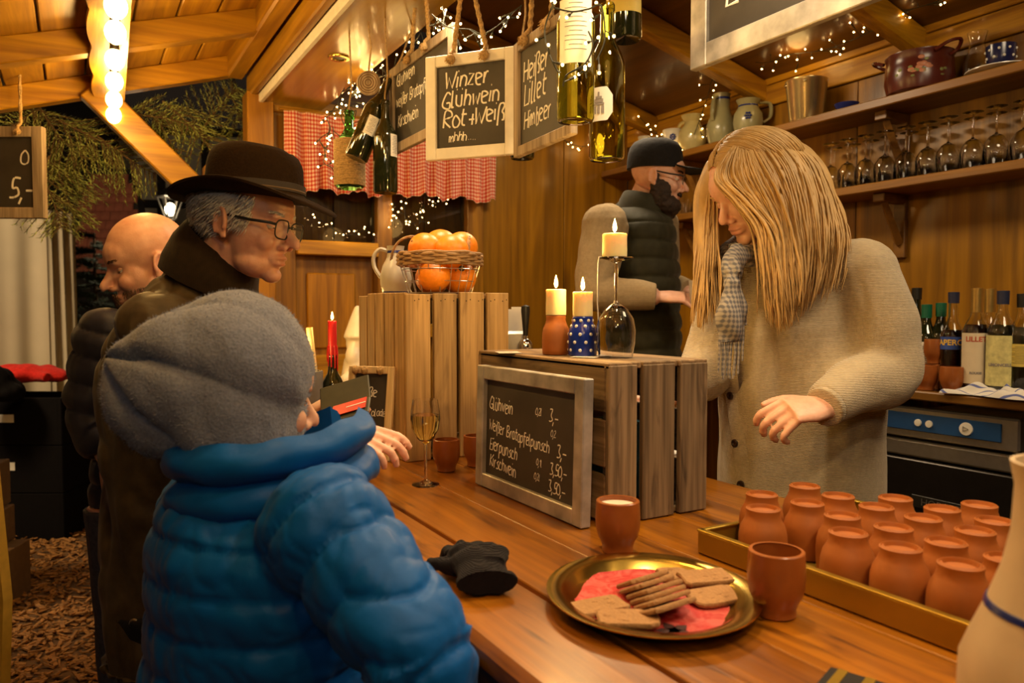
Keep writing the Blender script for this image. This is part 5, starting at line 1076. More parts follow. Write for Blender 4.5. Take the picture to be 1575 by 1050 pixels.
# felt hat: crown with a pinched top, drooping brim, band
FELT = plain('brown_felt', (.020, .011, .005), 1, var=.15, scale=200, bump=.3, Specular_IOR_Level=.08); BANDM = plain('hat_band', (.022, .013, .008), .7, var=.2)
Ht = frame(at(391, 303, 1.555), RTh*.985-FWh*.12+V((0, 0, -.055)))
g = G(); n = 56; rings = []
def hr(rx, ry, zf): return [(rx*math.cos(2*PI*a/n), ry*math.sin(2*PI*a/n), zf(rx*math.cos(2*PI*a/n), ry*math.sin(2*PI*a/n))) for a in range(n)]
brimz = lambda x, y, s: s*(-.030*max(0, x/.16)**1.5-.012*max(0, -x/.16)**1.5+.014*abs(y/.14)**2)
for s in (.62, .75, .9, .985, 1.0): rings.append(hr(.168*s, .150*s, lambda x, y, s=s: brimz(x, y, 1)*min(1, max(0, (s-.55)/.45))-.002))
rings.append(hr(.169, .151, lambda x, y: brimz(x, y, 1)+.003))
for s in (.985, .9, .75, .63): rings.append(hr(.168*s, .150*s, lambda x, y, s=s: brimz(x, y, 1)*min(1, max(0, (s-.55)/.45))+.005))
for f, z in ((1, .012), (.985, .035), (.965, .060), (.93, .078), (.86, .092), (.74, .101), (.55, .104), (.3, .103), (.02, .102)):
    rings.append(hr(.101*f, .086*f, lambda x, y, z=z, f=f: z-(.016*math.exp(-(y/.022)**2)*(1-abs(x)/.12) if z > .085 else 0)-.008*max(0, x/.1)*(z > .07)))
g.loft(rings, True); hat = part('felt_hat', tr(G().join(g, Ht), hm), FELT, hm, ang=60)
g = G(); g.loft([hr(.102+e, .087+e, lambda x, y, z=z: z) for e, z in ((0, .008), (.0025, .009), (.002, .026), (-.001, .027))], False); part('hat_band', tr(G().join(g, Ht), hm), BANDM, hat)
g = G(); g.loft([hr(.1045, .0895, lambda x, y: .012), hr(.1052, .0902, lambda x, y: .0135), hr(.1045, .0895, lambda x, y: .015)], False); part('braid', tr(G().join(g, Ht), hm), plain('hat_braid', (.12, .07, .03), .8), hat)
# glasses
def glasses(H, root, fm, gm, w=.027, h=.019, z=-.004, x=.098, thick=.0016):
    gl_ = None
    for s in (-1, 1):
        pts = [(x-.004*abs(math.cos(a)), s*.033+w*math.copysign(abs(math.cos(a))**.6, math.cos(a)), z+h*math.copysign(abs(math.sin(a))**.6, math.sin(a))) for a in np.linspace(0, 2*PI, 28, endpoint=False)]
        g = G(); g.tube(pts, thick, 6, closed=True)
        if gl_ is None:
            g.tube([(x-.002, -.007, z+.006), (x+.003, 0, z+.009), (x-.002, .007, z+.006)], thick, 6)
            for q in (-1, 1): g.tube([(x-.004, q*.061, z+.008), (x-.012, q*.070, z+.009), (x-.05, q*.076, z+.007), (-.005, q*.081, z+.008), (-.022, q*.081, z-.012)], [(.0028, .0014)]*5, 6)
            gl_ = part('glasses', tr(G().join(g, H), root), fm, root)
        else: part('rim', tr(G().join(g, H), root), fm, gl_)
        g = G(); k = len(pts); g.add([(x-.002, s*.033, z)]+[(p[0]+.0002, p[1], p[2]) for p in pts], [(0, i+1, (i+1) % k+1) for i in range(k)]); part('lens', tr(G().join(g, H), root), gm, gl_)
LENSM = base('spectacle_lens', (.9, .9, .9), .02)[0]; LENSM.node_tree.nodes['Principled BSDF'].inputs['Alpha'].default_value = .12
glasses(H1, hm, BLACK, LENSM)
# waxed coat with corduroy collar
COAT = cloth('brown_waxed_cotton', (.052, .034, .015), 0, 2, .55, .3, 40, .25, .1); CORD = cloth('brown_corduroy', (.024, .014, .006), 600, 0, .9, .2, 80, .3)
gs = [stube(G(), [at(352, 408, 1.60), at(318, 445, 1.62), at(283, 520, 1.64), at(270, 600, 1.65), at(276, 750, 1.66), at(283, 880, 1.66), at(287, 992, 1.66)], [(.055, .08), (.105, .15), (.145, .185), (.16, .20), (.15, .19), (.16, .20), (.165, .21)], 6, 26, RTh)]
gs += [stube(G(), [sR+V((0, 0, .0)), sR.lerp(eR, .5), eR, wR.lerp(eR, .12)], [.088, .082, .072, .052], 6, 16), stube(G(), [sL, sL.lerp(eL, .5), eL, wL.lerp(eL, .12)], [.085, .08, .07, .05], 6, 16), G().ell(sR+V((0, 0, .01)), (.10, .10, .095), 16, 12), G().ell(sL, .092, 16, 12)]
me = fuse(gs, .006, 6, 'coat', [COAT]); folds(me, .016, 14, 3); folds(me, .007, 36, 9)
coat = part('coat', move(me, hm), None, hm); cb = surf(me, hm)
Hc = frame(at(345, 412, 1.60), RTh*.80-FWh*.10+V((0, 0, -.62))); g = G(); n = 40; rings = []
for f, z in ((.100, -.055), (.103, -.03), (.098, .0), (.088, .030), (.083, .038), (.078, .034), (.074, .0), (.074, -.05)):
    rings.append([(f*1.02*math.cos(2*PI*a/n)-.012+.02*(z > 0)*0, f*1.0*math.sin(2*PI*a/n), z+.022*math.cos(2*PI*a/n+PI)*(z > -.02)) for a in range(n)])
Hc = frame(at(341, 405, 1.60), RTh*.86-FWh*.1+V((0, 0, -.42)))
g.loft(rings, False); part('coat_collar', tr(G().join(g, Hc), hm), CORD, hm)
h_, n_ = hit(cb, 206, 958)
if h_: g = G(); T = M.Translation(h_+n_*.001) @ n_.to_track_quat('Z', 'Y').to_matrix().to_4x4(); g.lathe([(.0005, .004), (.003, .004), (.004, .002), (.008, .003), (.0095, 0), (.0005, -.001)], 18, T); part('snap_button', tr(g, hm), STEEL, hm)
TROU = cloth('black_trousers', (.010, .010, .012), 0, 2, .9)
me = fuse(legs(hipc+FWh*.09, hipc-FWh*.09, (V((hipc.x, hipc.y, .10))+FWh*.10, V((hipc.x, hipc.y, .10))-FWh*.10), .105), .008, 4, 'trousers', [TROU]); part('trousers', move(me, hm), None, hm)
me = fuse([G().ell(V((hipc.x, hipc.y, .05))+FWh*.10*s+RTh*.05, (.13, .05, .05), 16, 10) for s in (-1, 1)], .008, 3, 'shoes', [BLACK]); co = coords(me); co[:, 2] = np.maximum(co[:, 2], .003); setco(me, co); part('shoes', move(me, hm), None, hm)
# open wallet with a red card
OLIVE = plain('olive_leather', (.055, .048, .020), .6, var=.2); pw = at(532, 622, 1.52)
t = thing('wallet', 'olive wallet with a red card held open by the man in the hat', 'wallet', pw); Wf = frame((0, 0, 0), RTh*.95+V((0, 0, .28)), -FWD*.6+V((0, 0, .8)))
for s, a in ((1, .15), (-1, -.25)): g = G(); g.box((0, s*.030, 0), (.105, .062, .006), Wf @ M.Rotation(a, 4, 'X'), .002); part('wallet_half', g, OLIVE, t, False)
g = G(); g.box((.012, -.028, .007), (.070, .042, .0012), Wf @ M.Rotation(-.25, 4, 'X')); cdp = part('card', g, plain('red_card', (.60, .03, .02), .4), t, False)
g = G(); g.box((.026, -.028, .0080), (.040, .003, .0006), Wf @ M.Rotation(-.25, 4, 'X')); part('white_stripe', g, PAPER, cdp, False)

# ---- bald man behind
bm_ = thing('person', 'bald man in a dark navy quilted jacket and jeans behind the man in the hat', 'person', (.14, 2.0, 0))
H2 = frame(at(226, 405, 1.93), -RTh*.80-FWh*.58+V((0, 0, -.32)), s=1.02)
nb = at(238, 490, 1.97); sA, eA, wA = at(172, 525, 1.86), at(150, 620, 1.86), at(168, 705, 1.84); sB, eB = at(300, 520, 2.2), at(330, 640, 2.2); hipc = at(240, 760, 2.02)
ch = [neck_part(H2, nb, .058, .07), stube(G(), [nb, at(238, 580, 2.03), hipc], [(.07, .08), (.10, .15), (.11, .14)], 5, 18, RTh), stube(G(), [sA, eA, wA], [.048, .04, .028], 6, 12), stube(G(), [nb, sA], [.06, .05], 4), stube(G(), [nb, sB], [.06, .05], 4), stube(G(), [sB, eB, at(330, 720, 2.1)], [.048, .04, .028], 6, 12)]
ch += legs(hipc+FWh*.09-RTh*.02, hipc-FWh*.09-RTh*.04, (V((hipc.x, hipc.y, .06))+FWh*.10, V((hipc.x, hipc.y, .06))-FWh*.10-RTh*.03))
ch += hand_parts(wrist(wA, wA+V((.03, -.01, -1)), RTh*-.6-FWh*.8), 1, (.4, .5, .4))+hand_parts(wrist(at(330, 720, 2.1), at(330, 800, 2.1), RTh*.6), -1, (.4, .5, .4))
me = fuse(head_parts(H2, 1, 1.3, .004)+ch, .0042, 3, 'body', [SKINA]); face_finish(me, H2, None, .6, 1); part('body', move(me, bm_), None, bm_)
eyes(H2, bm_, SKINA, 1.3, (1, 0, -.6), .0615); brows(H2, bm_, plain('brown_hair', (.10, .055, .03), .6, var=.3))
g = G(); R = random.Random(8)
for i in range(1400):                                           # stubble beard
    a = R.uniform(-1, 1)*.55*PI; z = R.uniform(-.108, -.05)
    p = V((.035+.052*math.cos(a), .058*math.sin(a), z)); p.x += .012*(abs(a) < .5); d = V((math.cos(a)*.5, math.sin(a)*.5, -.8)); g.tube([p, p+d*.007], [.0007, .0002], 3)
part('stubble', tr(G().join(g, H2), bm_), MATS['brown_hair'], bm_, ang=0)
NAVYJ = cloth('navy_quilted_nylon', (.022, .021, .035), 0, 2, .5, .2, 40, .15, .1)
gs = [stube(G(), [at(240, 478, 1.97), at(238, 510, 1.99), at(238, 590, 2.03), at(238, 690, 2.03), at(238, 770, 2.02)], [(.07, .08), (.115, .16), (.14, .185), (.14, .18), (.145, .18)], 6, 24, RTh), stube(G(), [sA, eA, wA.lerp(eA, .1)], [.082, .070, .050], 8, 16), G().ell(sA, .085, 14, 10), stube(G(), [sB, eB, at(330, 710, 2.1)], [.08, .07, .05], 8, 16), G().ell(sB, .085, 14, 10)]
me = fuse(gs, .006, 5, 'jacket', [NAVYJ]); puff(me, [(at(238, 470, 2), at(238, 770, 2), .17, 0), (sA, eA, .075, .3), (eA, wA, .06, 0)], .065, .012, 4); part('jacket', move(me, bm_), None, bm_)
JEANS = cloth('blue_jeans', (.075, .085, .11), 0, 2, .85, .25, 90, .3)
me = fuse(legs(hipc+FWh*.09-RTh*.02, hipc-FWh*.09-RTh*.04, (V((hipc.x, hipc.y, .09))+FWh*.10, V((hipc.x, hipc.y, .09))-FWh*.10-RTh*.03), .10), .008, 4, 'jeans', [JEANS]); folds(me, .006, 18, 5); part('jeans', move(me, bm_), None, bm_)
me = fuse([G().ell(V((hipc.x, hipc.y, .05))+FWh*.10*s-RTh*.07, (.13, .05, .05), 16, 10) for s in (-1, 1)], .008, 3, 'shoes', [BLACK]); co = coords(me); co[:, 2] = np.maximum(co[:, 2], .003); setco(me, co); part('shoes', move(me, bm_), None, bm_)

# ---- customer in the grey beanie and blue down jacket, seen from behind
kd = thing('person', 'person in a grey woollen beanie and bright blue down jacket, seen from behind', 'person', (.13, 1.0, 0))
FK = (RTh*.80+FWh*.60); LK = V((0, 0, 1)).cross(FK); H3 = frame(at(384, 600, 1.07), FK+V((0, 0, -.25)), s=.94)
nb = at(398, 720, 1.09); sR, eR, wR = at(500, 815, .95), at(640, 1000, .87), at(655, 1130, .89); sL, eL, wL = at(330, 790, 1.22), at(420, 980, 1.28), at(520, 1000, 1.2); hipc = at(402, 1200, 1.12)
ch = [neck_part(H3, nb, .05, .06), stube(G(), [nb, at(405, 880, 1.1), hipc], [(.06, .07), (.09, .12), (.10, .12)], 5, 18, FK)]
for a, b, c in ((sR, eR, wR), (sL, eL, wL)): ch.append(stube(G(), [a, b, c], [.042, .036, .025], 6, 12)); ch.append(stube(G(), [nb.lerp(a, .2), a], [.05, .045], 4))
ch += hand_parts(wrist(wR, at(690, 1180, .98), V((-1, 0, .2)), .9), 1)+hand_parts(wrist(wL, at(600, 1010, 1.15), V((0, 0, 1)), .9), -1)
ch += legs(hipc-LK*.08, hipc+LK*.08, (V((hipc.x, hipc.y, .06))-LK*.09, V((hipc.x, hipc.y, .06))+LK*.09))
me = fuse(head_parts(H3, .9, 1., 0, False)+ch, .0042, 3, 'body', [SKINB]); face_finish(me, H3, None); part('body', move(me, kd), None, kd); eyes(H3, kd, SKINB, 1.3, (1, 0, -.5))
BEAN = cloth('grey_wool_knit', (.18, .20, .265), 0, 2, .95, .18, 260, .5, .25, .002)
c0 = at(356, 570, 1.075); c1 = at(282, 598, 1.06)
gs = [G().ell(c0, .1165, 28, 18), G().ell(at(376, 562, 1.075), .092, 24, 16), G().ell(c1, .103, 28, 18), G().ell(at(312, 580, 1.065), .112, 28, 18), stube(G(), [c0+V((0, 0, .02)), at(350, 625, 1.075), at(352, 668, 1.075), at(352, 690, 1.075)], [.113, .113, .106, .096], 6, 26)]
me = fuse(gs, .0038, 10, 'beanie', [BEAN]); co = coords(me); tip = np.array(at(207, 560, 1.03)); cc = np.array(at(320, 582, 1.065)); n = normals(me)
tip = tip  # gathered point
ax = tip-cc; ax /= np.linalg.norm(ax); rel = co-tip; dist = np.linalg.norm(rel, axis=1); e1 = np.cross(ax, (0, 0, 1)); e1 /= np.linalg.norm(e1); e2 = np.cross(ax, e1); an = np.arctan2(rel @ e2, rel @ e1)
env = np.exp(-(dist/.12)**1.6)*np.clip(dist/.018, 0, 1); fold = np.abs(np.sin(2.5*an+.6*np.sin(an*2)+dist*9)); 
co = co-n*(env*.040*(1-fold)**2.2)[:, None]-n*(.016*np.exp(-(dist/.016)**2))[:, None]+n*(.010*np.exp(-((dist-.022)/.014)**2))[:, None]
co = co-n*(.004*np.clip(1-np.abs(wob(co, 15, 4)), 0, 1)**3)[:, None]+n*(.0014*wob(co, 60, 8))[:, None]; setco(me, co); bn = part('beanie', move(me, kd), None, kd)
g = G(); R = random.Random(9); bco = coords(me)+np.array(kd.location); bno = normals(me)                # woollen fuzz
for i in R.sample(range(len(bco)), min(9000, len(bco))):
    p = V(bco[i]); q = V(bno[i]); d = (q+V((R.gauss(0, .6), R.gauss(0, .6), R.gauss(0, .6)))).normalized(); g.add([p-d.orthogonal()*.0004, p+d.orthogonal()*.0004, p+d*R.uniform(.002, .006)], [(0, 1, 2)])
part('wool_fuzz', tr(g, kd), BEAN, bn, False, kind='stuff')
DOWN = cloth('blue_down_nylon', (.0, .088, .34), 0, 2, .48, .08, 24, .55, .05); 
gs = [stube(G(), [at(402, 735, 1.08), at(404, 775, 1.085), at(406, 850, 1.09), at(404, 960, 1.1), at(398, 1080, 1.11), at(398, 1230, 1.12)], [(.105, .12), (.145, .175), (.16, .195), (.158, .19), (.155, .19), (.16, .20)], 6, 30, FK),
      stube(G(), [sR+V((0, 0, .01)), sR.lerp(eR, .5), eR, wR.lerp(eR, .2)], [.078, .074, .069, .058], 8, 20), G().ell(sR, .085, 18, 12), stube(G(), [sL, eL, wL.lerp(eL, .2)], [.08, .075, .055], 8, 18), G().ell(sL, .088, 18, 12)]
me = fuse(gs, .0045, 6, 'down_jacket', [DOWN]); puff(me, [(at(404, 690, 1.1), at(398, 1260, 1.1), .185, .35), (sR, eR, .075, .2), (eR, wR, .075, .2+(sR-eR).length/.060), (sL, eL, .07, .5)], .060, .0095, 6); folds(me, .004, 30, 12, 1.1); folds(me, .0025, 75, 14, 1.1); part('down_jacket', move(me, kd), None, kd)
Hk = frame(at(404, 722, 1.08), FK*.98+V((0, 0, .10))); g = G(); rings = []           # tall padded collar in two chambers, its zip open at the front
for i in range(61):
    a_ = math.radians(22+316*i/60); f = 1+.10*max(0, math.cos(a_)); lift = .010*max(0, math.cos(a_)); end = 1-.35*max(0, (abs(i-30)-27)/3); sec = []
    for z in np.linspace(-.040, .062, 15): sec.append((.126+.020*end*abs(math.sin(PI*(z+.040)/.051))**.6+.10*max(0, -z-.022), z))
    for z in np.linspace(.066, -.040, 8): sec.append((.118, z))
    rings.append([(r*f*math.cos(a_)+.012, r*f*1.02*math.sin(a_), z+lift-.030*max(0, math.sin(a_))+.0015*math.sin(9*a_+z*80)) for r, z in sec])
g.loft(rings, True); me = g.mesh('collar', DOWN); me.transform(Hk); folds(me, .005, 40, 5, 1.2); part('collar', move(me, kd), None, kd)
me = fuse(legs(hipc-LK*.08, hipc+LK*.08, (V((hipc.x, hipc.y, .10))-LK*.09, V((hipc.x, hipc.y, .10))+LK*.09), .10), .008, 4, 'trousers', [JEANS]); part('trousers', move(me, kd), None, kd)
me = fuse([G().ell(V((hipc.x, hipc.y, .05))+LK*.09*s+FK*.05, (.10, .09, .05), 16, 10) for s in (-1, 1)], .008, 3, 'shoes', [BLACK]); co = coords(me); co[:, 2] = np.maximum(co[:, 2], .003); setco(me, co); part('shoes', move(me, kd), None, kd)

# ---- woman behind the bar
wm = thing('person', 'blonde woman in a cream knitted cardigan and grey scarf behind the bar', 'person', (1.55, 1.25, .2))
H4 = frame(at(1150, 290, 1.90), -RTh*.88-FWh*.40+V((0, 0, -.62)), s=1.03)
nb = at(1192, 385, 1.97); FB_ = (-RTh*.62-FWh*.78).normalized(); LB = V((0, 0, 1)).cross(FB_)
sL, eL, wL = at(1322, 425, 1.88), at(1352, 572, 1.80), at(1268, 626, 1.68); sR, eR, wR = at(1128, 430, 2.08), at(1090, 560, 1.98), at(1020, 610, 1.80); hipc = at(1228, 800, 2.02)
ch = [neck_part(H4, nb, .055, .065), stube(G(), [nb+V((0, 0, .0)), at(1220, 480, 2.0), at(1228, 640, 2.0), hipc], [(.06, .07), (.10, .13), (.12, .14), (.13, .15)], 5, 18, FB_)]
for a, b, c in ((sL, eL, wL), (sR, eR, wR)): ch.append(stube(G(), [a, b, c], [.05, .044, .029], 6, 12)); ch.append(stube(G(), [nb.lerp(a, .3)+V((0, 0, -.03)), a], [.055, .05], 4))
ch += hand_parts(wrist(wL, at(1188, 634, 1.64), V((.12, -.55, .80)), 1.08), -1, (.85, .9, .6), .3, .05)+hand_parts(wrist(wR, at(980, 620, 1.74), V((0, 0, 1)), 1.0), 1)
ch += legs(hipc-LB*.1, hipc+LB*.1, (V((hipc.x, hipc.y, .26))-LB*.1, V((hipc.x, hipc.y, .26))+LB*.1), .10)
me = fuse(head_parts(H4, .9, .6, .006, True)+ch, .0036, 3, 'body', [SKINB]); face_finish(me, H4, None, 1.0); part('body', move(me, wm), None, wm); eyes(H4, wm, SKINB, 1.62, (1, 0, -.9)); 
BLOND = plain('blonde_hair', (.47, .29, .105), .55, var=.2, scale=26); brows(H4, wm, BLOND)
KNITC = cloth('cream_rib_knit', (.46, .37, .24), 280, 2, .95, .10, 120, .55, .4, .0035)
gs = [stube(G(), [at(1190, 392, 1.97), at(1205, 425, 1.98), at(1225, 500, 2.0), at(1230, 620, 2.0), at(1226, 720, 2.01), at(1226, 800, 2.02)], [(.075, .085), (.13, .165), (.185, .205), (.195, .215), (.20, .22), (.20, .22)], 6, 30, FB_),
      stube(G(), [sL, sL.lerp(eL, .55)+RTh*.025, eL+RTh*.01, eL.lerp(wL, .5), wL.lerp(eL, .02)], [.098, .094, .086, .072, .050], 8, 22), G().ell(sL, .100, 18, 12), stube(G(), [sR, eR, wR.lerp(eR, .1)], [.09, .082, .055], 8, 18), G().ell(sR, .095, 18, 12), stube(G(), [at(1192, 385, 1.97), sL], [.075, .09], 5, 18), stube(G(), [at(1192, 385, 1.97), sR], [.07, .085], 5, 18)]
me = fuse(gs, .0055, 8, 'cardigan', [KNITC]); folds(me, .009, 13, 7); folds(me, .0035, 34, 15); part('cardigan', move(me, wm), None, wm); cb = surf(me, wm)
BUTT = plain('horn_button', (.035, .018, .012), .3, var=.4); pl = []
for y in np.linspace(440, 752, 22):
    h_, n_ = hit(cb, 1108+(y-440)*.118+4*math.sin(y*.01), float(y))
    if h_: pl.append((h_, n_))
if len(pl) > 4:
    g = G(); g.tube([h+n_*.0015 for h, n_ in pl], [(.0045, .020)]*len(pl), 8, True, FB_); part('button_band', tr(g, wm), KNITC, wm)
for x, y in ((1120, 540), (1127, 608), (1134, 681), (1142, 744)):
    h_, n_ = hit(cb, x, y)
    if h_: g = G(); T = M.Translation(h_+n_*.008) @ n_.to_track_quat('Z', 'Y').to_matrix().to_4x4(); g.lathe([(.0005, .0022), (.003, .002), (.006, .0045), (.0095, .004), (.0105, .001), (.0005, -.002)], 18, T); part('button', tr(g, wm), BUTT, wm)
# cuff ring
g = G(); g.tube([wL.lerp(eL, .05), wL.lerp(eL, -.02)], [.047, .046], 24); me = fuse([g], .004, 2, 'cuff', [KNITC]); part('cuff', move(me, wm), None, wm)
# hair: under-mass, then long locks
GN = [[(1140, 216, 1.86), (1112, 246, 1.80), (1104, 280, 1.79), (1140, 312, 1.775), (1172, 352, 1.76), (1184, 420, 1.755), (1196, 500, 1.76)], [(1145, 215, 1.86), (1138, 245, 1.80), (1148, 280, 1.775), (1172, 320, 1.765), (1192, 360, 1.76), (1196, 430, 1.755), (1202, 508, 1.76)], [(1150, 214, 1.87), (1172, 245, 1.80), (1192, 290, 1.775), (1206, 345, 1.76), (1212, 400, 1.755), (1214, 450, 1.755), (1210, 492, 1.76)], [(1160, 210, 1.90), (1207, 229, 1.83), (1232, 282, 1.80), (1240, 345, 1.78), (1242, 395, 1.775), (1238, 440, 1.77), (1230, 478, 1.775)],
      [(1168, 209, 1.94), (1226, 229, 1.88), (1253, 277, 1.86), (1264, 335, 1.83), (1262, 385, 1.80), (1254, 430, 1.795), (1244, 468, 1.79)], [(1172, 209, 1.98), (1238, 230, 1.95), (1267, 275, 1.92), (1289, 326, 1.90), (1300, 362, 1.86), (1298, 395, 1.84), (1286, 440, 1.82)]]
GF = [[(1140, 216, 1.87), (1120, 238, 1.86), (1098, 272, 1.885), (1093, 330, 1.92), (1090, 400, 1.90), (1086, 485, 1.88)], [(1138, 217, 1.91), (1108, 245, 1.93), (1090, 290, 1.97), (1086, 360, 1.96), (1084, 430, 1.92), (1080, 505, 1.90)], [(1145, 216, 1.96), (1110, 240, 2.0), (1092, 290, 2.03), (1092, 360, 2.02), (1096, 420, 1.95), (1100, 470, 1.91)]]
def resamp(pts, n=8):
    q = spline([at(*a) for a in pts], 8); L_ = [0]
    for a, b in zip(q, q[1:]): L_.append(L_[-1]+(b-a).length)
    return [V([float(np.interp(L_[-1]*i/(n-1), L_, [p[c] for p in q])) for c in range(3)]) for i in range(n)]
GN = [resamp(g_) for g_ in GN]; GF = [resamp(g_) for g_ in GF]
def gat(fam, u): k = min(len(fam)-2, int(u)); f = u-k; return [a.lerp(b, f) for a, b in zip(fam[k], fam[k+1])]
gs = [G().join(G().ell((-.020, 0, .043), (.096, .082, .085), 24, 16), H4)]
for fam in (GN, GF):
    for i in range((len(fam)-1)*2+1):
        q = gat(fam, i/2); q = [p+FWD*(.028 if j else .02) for j, p in enumerate(q)]
        if fam is GN and i < 2: continue
        gs.append(stube(G(), q[1:], [.026, .031, .032, .030, .026, .018, .007], 4, 12))
me = fuse(gs, .006, 4, 'hair', [BLOND]); folds(me, .006, 30, 2); hair = part('hair', move(me, wm), None, wm)
g = G(); R = random.Random(12)
for i in range(700):                                            # crown: locks combed from the parting over the skull
    x0_ = R.uniform(-.104, .066); sg = R.choice((1, -1)); k = math.sqrt(max(.03, 1-((x0_+.022)/.106)**2)); f0 = R.uniform(.03, .12); f1 = R.uniform(.9, 2.4); ex = R.uniform(.0, .004)
    q = [H4 @ V((x0_-.030*(f-f0)*(1 if x0_ < .03 else .5), sg*(.087+ex)*k*math.sin(f), .043+(.0895+ex)*k*math.cos(f))) for f in np.linspace(f0, f1, 9)]
    g.tube(q, [.0024*min(1, (9-j)/3) for j in range(9)], 4)
for fam, n in ((GN, 900), (GF, 320)):
    for i in range(n):
        u = (len(fam)-1.001)*R.random()**(1.25 if fam is GN else 1); q = gat(fam, u); off = V((R.gauss(0, .006), R.gauss(0, .006), R.gauss(0, .004))); cut = R.uniform(.72, 1.04); w_ = R.uniform(.0014, .0034); ph = R.uniform(0, 6); am = R.uniform(.001, .004)
        s = spline([p+off*(j/3) for j, p in enumerate(q)], 5); s = s[:max(6, int(len(s)*min(1, cut)))]; s = [p+RT*(am*math.sin(j*.42+ph)*j/len(s))-FWD*R.uniform(0, .004) for j, p in enumerate(s)]
        g.tube(s, [w_*(.8+.4*math.sin(PI*j/len(s)))*(1 if j < len(s)-4 else (len(s)-j)/5) for j in range(len(s))], 4)
part('hair_locks', tr(g, wm), BLOND, hair, ang=0, kind='stuff')
# scarf
def plaid():
    m, N, L, b = base('grey_plaid_wool', (.3, .3, .3), .95); tc = N.new('ShaderNodeTexCoord'); cs = []
    for ax, sc__ in ((0, 110), (2, 90)):
        wv = N.new('ShaderNodeTexWave'); wv.bands_direction = 'XYZ'[ax]; wv.inputs['Scale'].default_value = sc__*.31; wv.inputs['Distortion'].default_value = 2.5; L.new(tc.outputs['Object'], wv.inputs['Vector']); cs.append(wv)
    ad = N.new('ShaderNodeMath'); L.new(cs[0].outputs['Fac'], ad.inputs[0]); L.new(cs[1].outputs['Fac'], ad.inputs[1]); dv = N.new('ShaderNodeMath'); dv.operation = 'MULTIPLY'; dv.inputs[1].default_value = .5; L.new(ad.outputs[0], dv.inputs[0])
    cr = N.new('ShaderNodeValToRGB'); e = cr.color_ramp.elements; e[0].position = .25; e[0].color = (.10, .10, .115, 1); e[1].position = .75; e[1].color = (.29, .26, .225, 1); q = e.new(.5); q.color = (.20, .18, .17, 1); L.new(dv.outputs[0], cr.inputs['Fac']); L.new(cr.outputs['Color'], b.inputs['Base Color']); return m
PLAID = plaid()
nk = at(1170, 385, 1.95); ring = [nk+FB_*(.085*math.cos(a))+LB*(.085*math.sin(a))+V((0, 0, .010-.030*math.cos(a))) for a in np.linspace(0, 2*PI, 22, endpoint=False)]
g = G(); g.tube(ring, [(.030, .030)]*22, 12, closed=True); kn = at(1127, 425, 1.775)
gs = [g, stube(G(), [at(1140, 385, 1.84), at(1128, 410, 1.79), kn], [(.03, .04), (.026, .034), (.024, .026)], 5, 14, FWD), G().ell(at(1126, 436, 1.77), (.026, .026, .024), 14, 10), stube(G(), [at(1124, 440, 1.765), at(1122, 480, 1.755), at(1124, 530, 1.76)], [(.018, .022), (.022, .040), (.016, .036)], 6, 16, FWD), stube(G(), [at(1130, 440, 1.77), at(1138, 470, 1.765), at(1140, 505, 1.77)], [(.014, .018), (.016, .024), (.010, .020)], 5, 14, FWD)]
me = fuse(gs, .0045, 4, 'scarf', [PLAID]); folds(me, .010, 45, 3); sf = part('scarf', move(me, wm), None, wm)
for i in range(11):
    x = 1107+i*3.6; y0 = 522 if i < 9 else 500; g = G(); a = at(x, y0, 1.757); g.tube([a, a+V((0, 0, -.03))+RT*R.uniform(-.004, .004), a+V((0, 0, -.075-.02*R.random()))+RT*R.uniform(-.006, .006)], [.0034, .003, .0022], 6); part('fringe', tr(g, wm), PLAID, sf)
SKIRT = cloth('dark_trousers', (.012, .011, .012), 0, 2, .9)
me = fuse(legs(hipc-LB*.1, hipc+LB*.1, (V((hipc.x, hipc.y, .28))-LB*.1, V((hipc.x, hipc.y, .28))+LB*.1), .125), .008, 4, 'trousers', [SKIRT]); part('trousers', move(me, wm), None, wm)
me = fuse([G().ell(V((hipc.x, hipc.y, .25))+LB*.1*s+FB_*.05, (.10, .10, .05), 16, 10) for s in (-1, 1)], .008, 3, 'shoes', [BLACK]); co = coords(me); co[:, 2] = np.maximum(co[:, 2], .203); setco(me, co); part('shoes', move(me, wm), None, wm)

# ---- bearded man at the back
br = thing('person', 'bearded man in a black cap, glasses and olive quilted vest at the back wall', 'person', (1.85, 2.35, .2))
H5 = frame(at(1013, 272, 2.90), RTh*.95-FWh*.28+V((0, 0, -.22)), s=1.03)
nb = at(985, 325, 2.95); sR, eR, wR = at(930, 350, 2.80), at(916, 448, 2.74), at(1012, 456, 2.70); sL, eL, wL = at(1010, 345, 3.12), at(1020, 440, 3.10), at(1060, 450, 2.95); hipc = at(985, 600, 2.97)
ch = [neck_part(H5, nb, .062, .075), stube(G(), [nb, at(985, 400, 2.97), hipc], [(.07, .08), (.11, .15), (.12, .15)], 5, 18, RTh)]
for a, b, c in ((sR, eR, wR), (sL, eL, wL)): ch.append(stube(G(), [a, b, c], [.05, .045, .03], 6, 12)); ch.append(stube(G(), [nb.lerp(a, .3)+V((0, 0, -.03)), a], [.06, .05], 4))
ch += hand_parts(wrist(wR, at(1060, 458, 2.68), V((.1, -.6, .8)), 1.08), 1, (.5, .6, .4), .3)+hand_parts(wrist(wL, at(1090, 455, 2.9), V((0, 0, 1))), -1, (.4, .5, .4))
ch += legs(hipc+FWh*.1, hipc-FWh*.1, (V((hipc.x, hipc.y, .26))+FWh*.1, V((hipc.x, hipc.y, .26))-FWh*.1), .10)
me = fuse(head_parts(H5, 1, 1.1, .008)+ch, .0042, 3, 'body', [SKINA]); face_finish(me, H5, None); part('body', move(me, br), None, br); eyes(H5, br, SKINA, 1.4, (1, 0, -.6))
